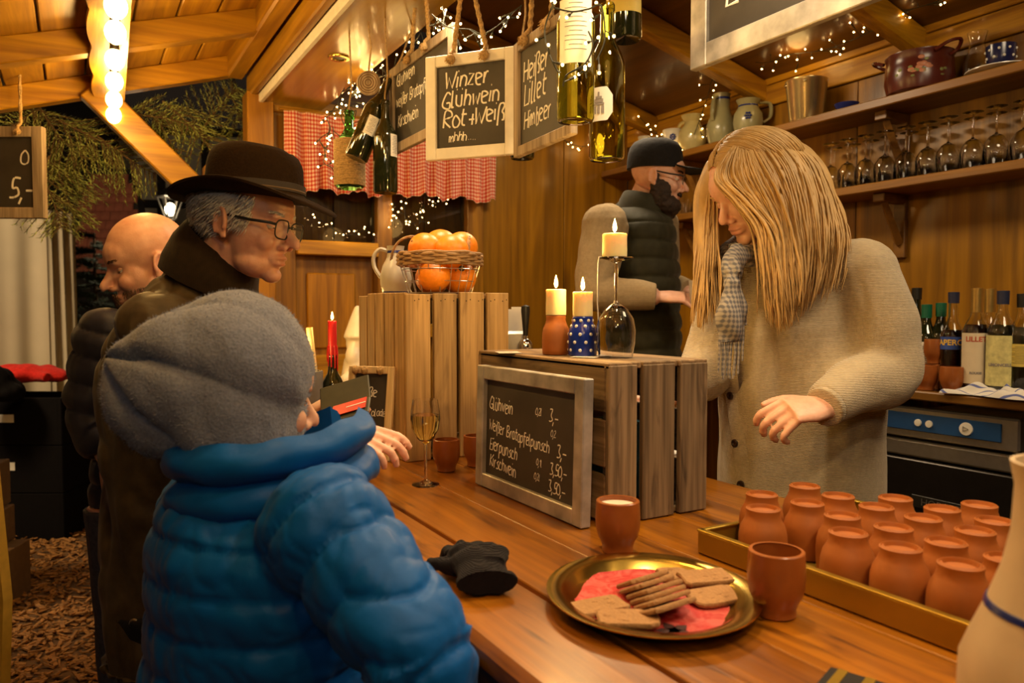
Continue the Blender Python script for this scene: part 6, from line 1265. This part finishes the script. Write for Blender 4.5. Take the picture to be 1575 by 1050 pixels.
BEARD = plain('dark_brown_beard', (.028, .014, .008), .8, var=.4, scale=60, bump=.6); brows(H5, br, BEARD)
me = fuse([G().join(p, H5) for p in (G().ell((.050, 0, -.098), (.056, .068, .044), 20, 14), G().ell((.026, .056, -.065), (.040, .022, .052), 14, 10), G().ell((.026, -.056, -.065), (.040, .022, .052), 14, 10), G().ell((.0, .072, -.03), (.016, .010, .038), 12, 8), G().ell((.0, -.072, -.03), (.016, .010, .038), 12, 8), G().ell((.091, 0, -.053), (.010, .032, .007), 14, 8), G().ell((.06, 0, -.128), (.032, .036, .028), 16, 10))], .004, 3, 'beard', [BEARD])
co = coords(me); setco(me, co+normals(me)*(.0020*wob(co, 240, 3))[:, None]); part('beard', move(me, br), None, br)
glasses(H5, br, IRON, LENSM, .026, .017, .0, .098, .0011)
CAPM = cloth('black_cap_cotton', (.010, .009, .010), 0, 2, .85); Hcap = frame(at(1012, 252, 2.90), RTh*.95-FWh*.28+V((0, 0, -.05))); n = 40
g = G(); g.loft([[(f*.106*math.cos(2*PI*a/n)-.012, f*.090*math.sin(2*PI*a/n), z) for a in range(n)] for f, z in ((1, -.022), (1.01, 0), (.99, .03), (.93, .058), (.80, .078), (.58, .090), (.3, .095), (.02, .096))]); cp = part('cap', tr(G().join(g, Hcap), br), CAPM, br)
g = G(); rings = []
for s in np.linspace(0, 1, 8): rings.append([(.075+.115*s*math.sqrt(max(0, 1-(y/.092)**2)), y*.9, -.018-.012*s-.10*(abs(y)**2)+e) for y, e in [(q, 0) for q in np.linspace(-.085, .085, 15)]+[(q, .004) for q in np.linspace(.085, -.085, 15)]])
g.loft(rings); part('visor', tr(G().join(g, Hcap), br), CAPM, cp); g = G(); g.ell((-.012, 0, .097), .008, 10, 6); part('cap_button', tr(G().join(g, Hcap), br), CAPM, cp)
VEST = cloth('olive_quilted_vest', (.026, .024, .011), 0, 2, .7, .2, 40, .15, .1); TAN = cloth('tan_fine_knit', (.34, .25, .14), 300, 2, .95, .1, 90, .3)
me = fuse([stube(G(), [at(990, 318, 2.94), at(985, 345, 2.95), at(982, 420, 2.96), at(985, 520, 2.97), at(985, 605, 2.97)], [(.085, .09), (.13, .18), (.155, .19), (.155, .185), (.155, .185)], 6, 24, RTh)], .006, 5, 'quilted_vest', [VEST]); puff(me, [(at(985, 300, 2.95), at(985, 620, 2.97), .16, .2)], .068, .013, 3); part('quilted_vest', move(me, br), None, br)
g = G(); Hv = frame(at(994, 318, 2.93), RTh*.9+V((0, 0, -.25))); rings = [[(f*math.cos(2*PI*a/32)-.01, f*math.sin(2*PI*a/32), z) for a in range(32)] for f, z in ((.10, -.04), (.098, 0), (.092, .03), (.088, .036), (.082, .03), (.08, -.03))]; g.loft(rings, False); part('vest_collar', tr(G().join(g, Hv), br), VEST, br)
for nm, a, b, c in (('sleeve', sR, eR, wR), ('sleeve', sL, eL, wL)):
    me = fuse([stube(G(), [a, a.lerp(b, .5), b, b.lerp(c, .5), c.lerp(b, .02)], [.092, .084, .074, .062, .052], 8, 18), G().ell(a, .094, 16, 10)], .0055, 6, nm, [TAN]); folds(me, .006, 24, 5); part(nm, move(me, br), None, br)
me = fuse(legs(hipc+FWh*.1, hipc-FWh*.1, (V((hipc.x, hipc.y, .28))+FWh*.1, V((hipc.x, hipc.y, .28))-FWh*.1), .115), .008, 4, 'trousers', [SKIRT]); part('trousers', move(me, br), None, br)
me = fuse([G().ell(V((hipc.x, hipc.y, .25))+FWh*.1*s+RTh*.04, (.12, .07, .05), 16, 10) for s in (-1, 1)], .008, 3, 'shoes', [BLACK]); co = coords(me); co[:, 2] = np.maximum(co[:, 2], .203); setco(me, co); part('shoes', move(me, br), None, br)
p = at(1075, 462, 2.66); t = thing('tumbler', 'frosted drinking glass held in the bearded man\'s hand', 'glass', (p.x, p.y, p.z-.03)); part('glass_body', shell([(.0005, 0), (.027, 0), (.03, .004), (.036, .10)], .003, 24), plain('frosted_glass', (.5, .46, .4), .3), t)
# ------------------------------------------------------------------ market ground at the left: white stall tent, dark trees, half-timbered house, boxes
TARP = plain('white_tarpaulin', (.56, .47, .32), .7, var=.08, scale=3)
def sheet(p0, p1, z0, z1, folds_, amp, n=60, k=12, seed=0):
    g = G(); p0, p1 = V(p0), V(p1); d = (p1-p0); nrm = V((d.y, -d.x, 0)).normalized()
    for j in range(k+1):
        for i in range(n+1):
            u, s = i/n, j/k; p = p0+d*u+nrm*(amp*(.3+.7*(1-s))*(math.sin(folds_*2*PI*u+seed)+.5*math.sin(folds_*4.7*PI*u+2+seed))); g.v.append((p.x, p.y, z0+(z1-z0)*s))
    for j in range(k):
        for i in range(n): a = j*(n+1)+i; g.f.append((a, a+1, a+n+2, a+n+1)); g.m.append(0)
    return g
t = thing('stall_tent', 'white tarpaulin side wall of a market stall at the left edge', 'tent', at(20, 600, 5.2)*1.0); o = V(t.location)
a, b = at(-260, 600, 4.6), at(78, 600, 5.4); g = sheet((a.x, a.y, 0), (b.x, b.y, 0), .03, 2.7, 3, .03); part('tarpaulin', tr(g, t), TARP, t)
a, b = at(76, 600, 5.35), at(120, 600, 5.6); g = sheet((a.x, a.y, 0), (b.x, b.y, 0), .02, 2.15, 2.5, .035, 30); 
g.v = [(x+.09*(1-z/2.15) if False else x, y, z) for x, y, z in g.v]; part('tarpaulin_flap', tr(g, t), TARP, t)
g = G(); p = at(70, 600, 5.45); g.tube([(p.x, p.y, 0), (p.x, p.y, 2.7)], .025, 10); part('tent_pole', tr(g, t), STEEL, t)
# young fir trees behind
def fir_tree(label, p, H, R_, seed):
    t = thing('fir_tree', label, 'tree', (p.x, p.y, 0), 0, 'dark firs behind the stall'); R = random.Random(seed); gs = G(); gn = G(); gs.tube([(0, 0, 0), (0, 0, H)], [.05, .008], 8)
    for i in range(46):
        z = .25+(H-.3)*i/46; l = R_*(1-z/H)*1.05+.12; a = i*2.4; d = V((math.cos(a), math.sin(a), -.25)); q = [V((0, 0, z))+d*l*s+V((0, 0, .12*l*s*s)) for s in (0, .35, .7, 1)]; gs.tube(q, [.010, .007, .005, .002], 5)
        for s in np.linspace(.15, 1, 9):
            c = q[0].lerp(q[-1], s); e = V((-d.y, d.x, -.1)); 
            for sg in (-1, 1):
                tw = c+e*sg*l*.35*(1.1-s)+d*l*.15; gs.tube([c, tw], [.003, .001], 3)
                for f in np.linspace(0, 1, 9):
                    m_ = c.lerp(tw, f); 
                    for w_ in range(3): v = V((R.gauss(0, 1), R.gauss(0, 1), R.gauss(0, 1))).normalized()*.035; x = v.orthogonal().normalized()*.003; gn.add([m_-x, m_+x, m_+v], [(0, 1, 2)])
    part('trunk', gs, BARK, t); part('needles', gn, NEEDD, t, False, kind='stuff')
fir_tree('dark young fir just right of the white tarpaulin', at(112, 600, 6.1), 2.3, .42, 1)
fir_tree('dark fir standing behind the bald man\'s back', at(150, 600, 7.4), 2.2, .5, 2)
# half-timbered house with lit lantern
PLAST = plain('lime_plaster', (.62, .54, .42), .9, var=.08, scale=4, bump=.2); TIMB = plain('black_timber', (.022, .014, .010), .85, var=.3, scale=6); BRICKM = plain('red_clay_tile', (.30, .085, .045), .85, var=.25, scale=9)
pc = at(250, 320, 12.5); t = thing('timbered_house', 'half-timbered house with white infill and dark beams behind the bald man', 'building', (pc.x, pc.y, 0), -YAW+.15)
Wd = 3.0
for i, (x, z) in enumerate(((-1.05, 2.6), (-.35, 2.6), (.35, 2.6), (1.05, 2.6), (-1.05, 1.3), (-.35, 1.3), (.35, 1.3), (1.05, 1.3), (-.35, 3.8), (.35, 3.8), (1.05, 3.8), (-1.05, 3.8))):
    g = G(); g.box((x, .03, z), (.62, .10, 1.1)); part('plaster_panel', g, PLAST, t, False)
for x in (-1.4, -.7, 0, .7, 1.4): g = G(); g.box((x, 0, 2.3), (.12, .16, 4.6)); part('timber_post', g, TIMB, t, False)
for z in (.65, 1.95, 3.2, 4.4): g = G(); g.box((0, 0, z), (3.0, .17, .13)); part('timber_rail', g, TIMB, t, False)
for x, s in ((-1.05, 1), (-.35, -1), (.35, 1), (1.05, -1)):
    g = G(); g.box((0, -.01, 0), (.09, .14, 1.35), M.Translation((x, 0, 2.58)) @ M.Rotation(s*.5, 4, 'Y')); part('timber_brace', g, TIMB, t, False)
pc = at(168, 335, 9.0); t = thing('tiled_gable', 'dim red tile-hung gable seen under the fir branches', 'building', (pc.x, pc.y, 0), -YAW)
g = G(); g.box((-.55, .2, 1.0), (1.3, .3, 2.0)); part('wall', g, TIMB, t, False)
ti = bmesh_tile = G(); ti.box((0, 0, 0), (.105, .02, .13), M.Rotation(-.18, 4, 'X')); tme = ti.mesh('tile', BRICKM, False)
for r_ in range(11):
    for k in range(9):
        x = -.48+.11*k+.055*(r_ % 2); z = 1.95+.105*r_
        if abs(x) > .53-.028*r_: continue
        o = link('tile', tme, t); o.location = (x, random.uniform(-.005, .005), z)
g = G(); g.add([(-.55, .03, 1.9), (.55, .03, 1.9), (.2, .03, 3.15), (-.2, .03, 3.15), (-.55, .2, 1.9), (.55, .2, 1.9), (.2, .2, 3.15), (-.2, .2, 3.15)], [(0, 1, 2, 3), (5, 4, 7, 6), (0, 4, 5, 1), (1, 5, 6, 2), (2, 6, 7, 3), (3, 7, 4, 0)]); part('gable_wall', g, TIMB, t, False)
pc = at(262, 322, 8.0); t = thing('lantern', 'lit black street lantern before the half-timbered house', 'lantern', (pc.x, pc.y, 0))
g = G(); g.tube([(0, 0, 0), (0, 0, pc.z-.12)], [.04, .025], 10); part('post', g, IRON, t)
g = G(); g.lathe([(.0005, pc.z-.12), (.05, pc.z-.12), (.055, pc.z-.10), (.0005, pc.z-.10)], 12); g.lathe([(.13, pc.z+.12), (.14, pc.z+.13), (.05, pc.z+.22), (.0005, pc.z+.24)], 6); 
for k in range(6): a = PI*k/3; g.tube([(.05*math.cos(a), .05*math.sin(a), pc.z-.10), (.125*math.cos(a), .125*math.sin(a), pc.z+.12)], .008, 4)
part('lantern_cage', g, IRON, t); g = G(); g.ell((0, 0, pc.z), (.055, .055, .07), 14, 10); part('lamp', g, glow('lantern_glow', (1, .82, .5), 14), t); lamp('POINT', 'lantern_light', (pc.x, pc.y-.2, pc.z), 40, (1, .8, .5), .08)
# dark facade behind with small lit windows
FAC = plain('dark_facade', (.02, .015, .012), .9); t = thing('dark_shopfront', 'dark shopfront with small lit windows between tent and bald man', 'building', at(60, 420, 10.5)*1.0, -YAW); t.location.z = 0
g = G(); g.box((0, .3, 2.2), (1.6, .4, 4.4)); part('facade', g, FAC, t, False)
LITW = glow('lit_window', (1, .62, .22), .5)
for k, z in enumerate((2.3, 1.85, 1.45, .95)):
    g = G(); g.box((.36+.02*(k % 2), .095, z), (.16, .02, .30)); wf_ = part('window_frame', g, TIMB, t, False); g = G(); g.box((.36+.02*(k % 2), .08, z), (.11, .02, .24)); part('lit_pane', g, LITW, wf_, False)
# boxes, crates, red jacket
CARD = plain('brown_cardboard', (.14, .075, .030), .85, var=.15)
for k, (dx, z, w_, hh, lab) in enumerate(((0, 0.0, .42, .27, 'lowest'), (-.04, .27, .38, .18, 'second from the ground'), (-.06, .45, .40, .23, 'third from the ground'), (-.08, .68, .36, .22, 'topmost'))):
    p = at(-32, 800, 3.7); t = thing('cardboard_box', 'brown cardboard box at the left edge, %s in its stack' % lab, 'box', (p.x+dx-.06, p.y+.02*k, z+.002), -.4+.06*k, 'stack of cardboard boxes'); g = G(); g.box((0, 0, hh/2), (w_, .36, hh-.003), bev=.004); part('box_body', g, CARD, t, False); g = G(); g.box((0, 0, hh-.001), (w_+.004, .05, .003)); part('tape', g, WICKER, t, False)
BLK = plain('black_crate_plastic', (.006, .005, .005), .95, var=.1, Specular_IOR_Level=.1)
for k in range(3):
    p = at(58, 700, 4.9); z = .30*k; t = thing('plastic_crate', 'black plastic crate by the tent, %s of the stack of three' % ('lowest', 'middle', 'topmost')[k], 'crate', (p.x, p.y, z+.002), -YAW, 'black plastic crates'); 
    for s in (-1, 1): g = G(); g.box((s*.265, 0, .15), (.03, .40, .296), bev=.004); part('side', g, BLK, t, False); g = G(); g.box((0, s*.185, .15), (.52, .03, .296), bev=.004); sd_ = part('side', g, BLK, t, False)
    g = G(); g.box((0, 0, .012), (.5, .36, .02)); part('bottom', g, BLK, t, False)
    if k: g = G(); g.box((-.06, -.203, .17), (.09, .004, .05)); part('sticker', g, PAPER, t, False)
REDJ = cloth('red_fleece', (.50, .018, .012), 0, 2, .95); p = at(48, 640, 4.85)
me = fuse([stube(G(), [(-.34, -.02, .03), (-.15, -.03, .07), (.08, 0, .08), (.28, .02, .05)], [(.05, .16), (.07, .2), (.065, .18), (.03, .1)], 5, 14, (0, 0, 1)), stube(G(), [(-.25, -.17, .02), (-.3, -.24, -.10)], [.06, .05], 4, 12), stube(G(), [(.1, -.1, .07), (.25, -.18, .06)], [.05, .04], 4, 12)], .012, 4, 'red_jacket', [REDJ]); folds(me, .02, 14, 3)
solo('red_jacket', me, None, 'red fleece jacket thrown over the black plastic crates', 'jacket', (p.x-.02, p.y, .965), -YAW)
p = at(3, 645, 4.5); me = fuse([G().ell((0, 0, .10), (.16, .12, .13), 16, 10), G().ell((.1, 0, .04), (.12, .10, .08), 14, 10)], .012, 4, 'bag', [BLK]); folds(me, .02, 16, 4); solo('black_bag', me, None, 'black bag at the left edge beside the red fleece jacket', 'bag', (p.x-.08, p.y, .92), 0)
p = at(10, 960, 2.6); t = thing('wooden_post', 'yellow painted wooden stake at the lower left corner', 'post', (p.x-.01, p.y, 0), .2); g = G(); g.tube([(-.02, 0, 0), (0, 0, .45), (-.03, 0, .95)], [(.03, .02)]*3, 4, True, (1, 0, 0)); part('stake', g, plain('yellow_paint', (.42, .25, .03), .6), t, False)
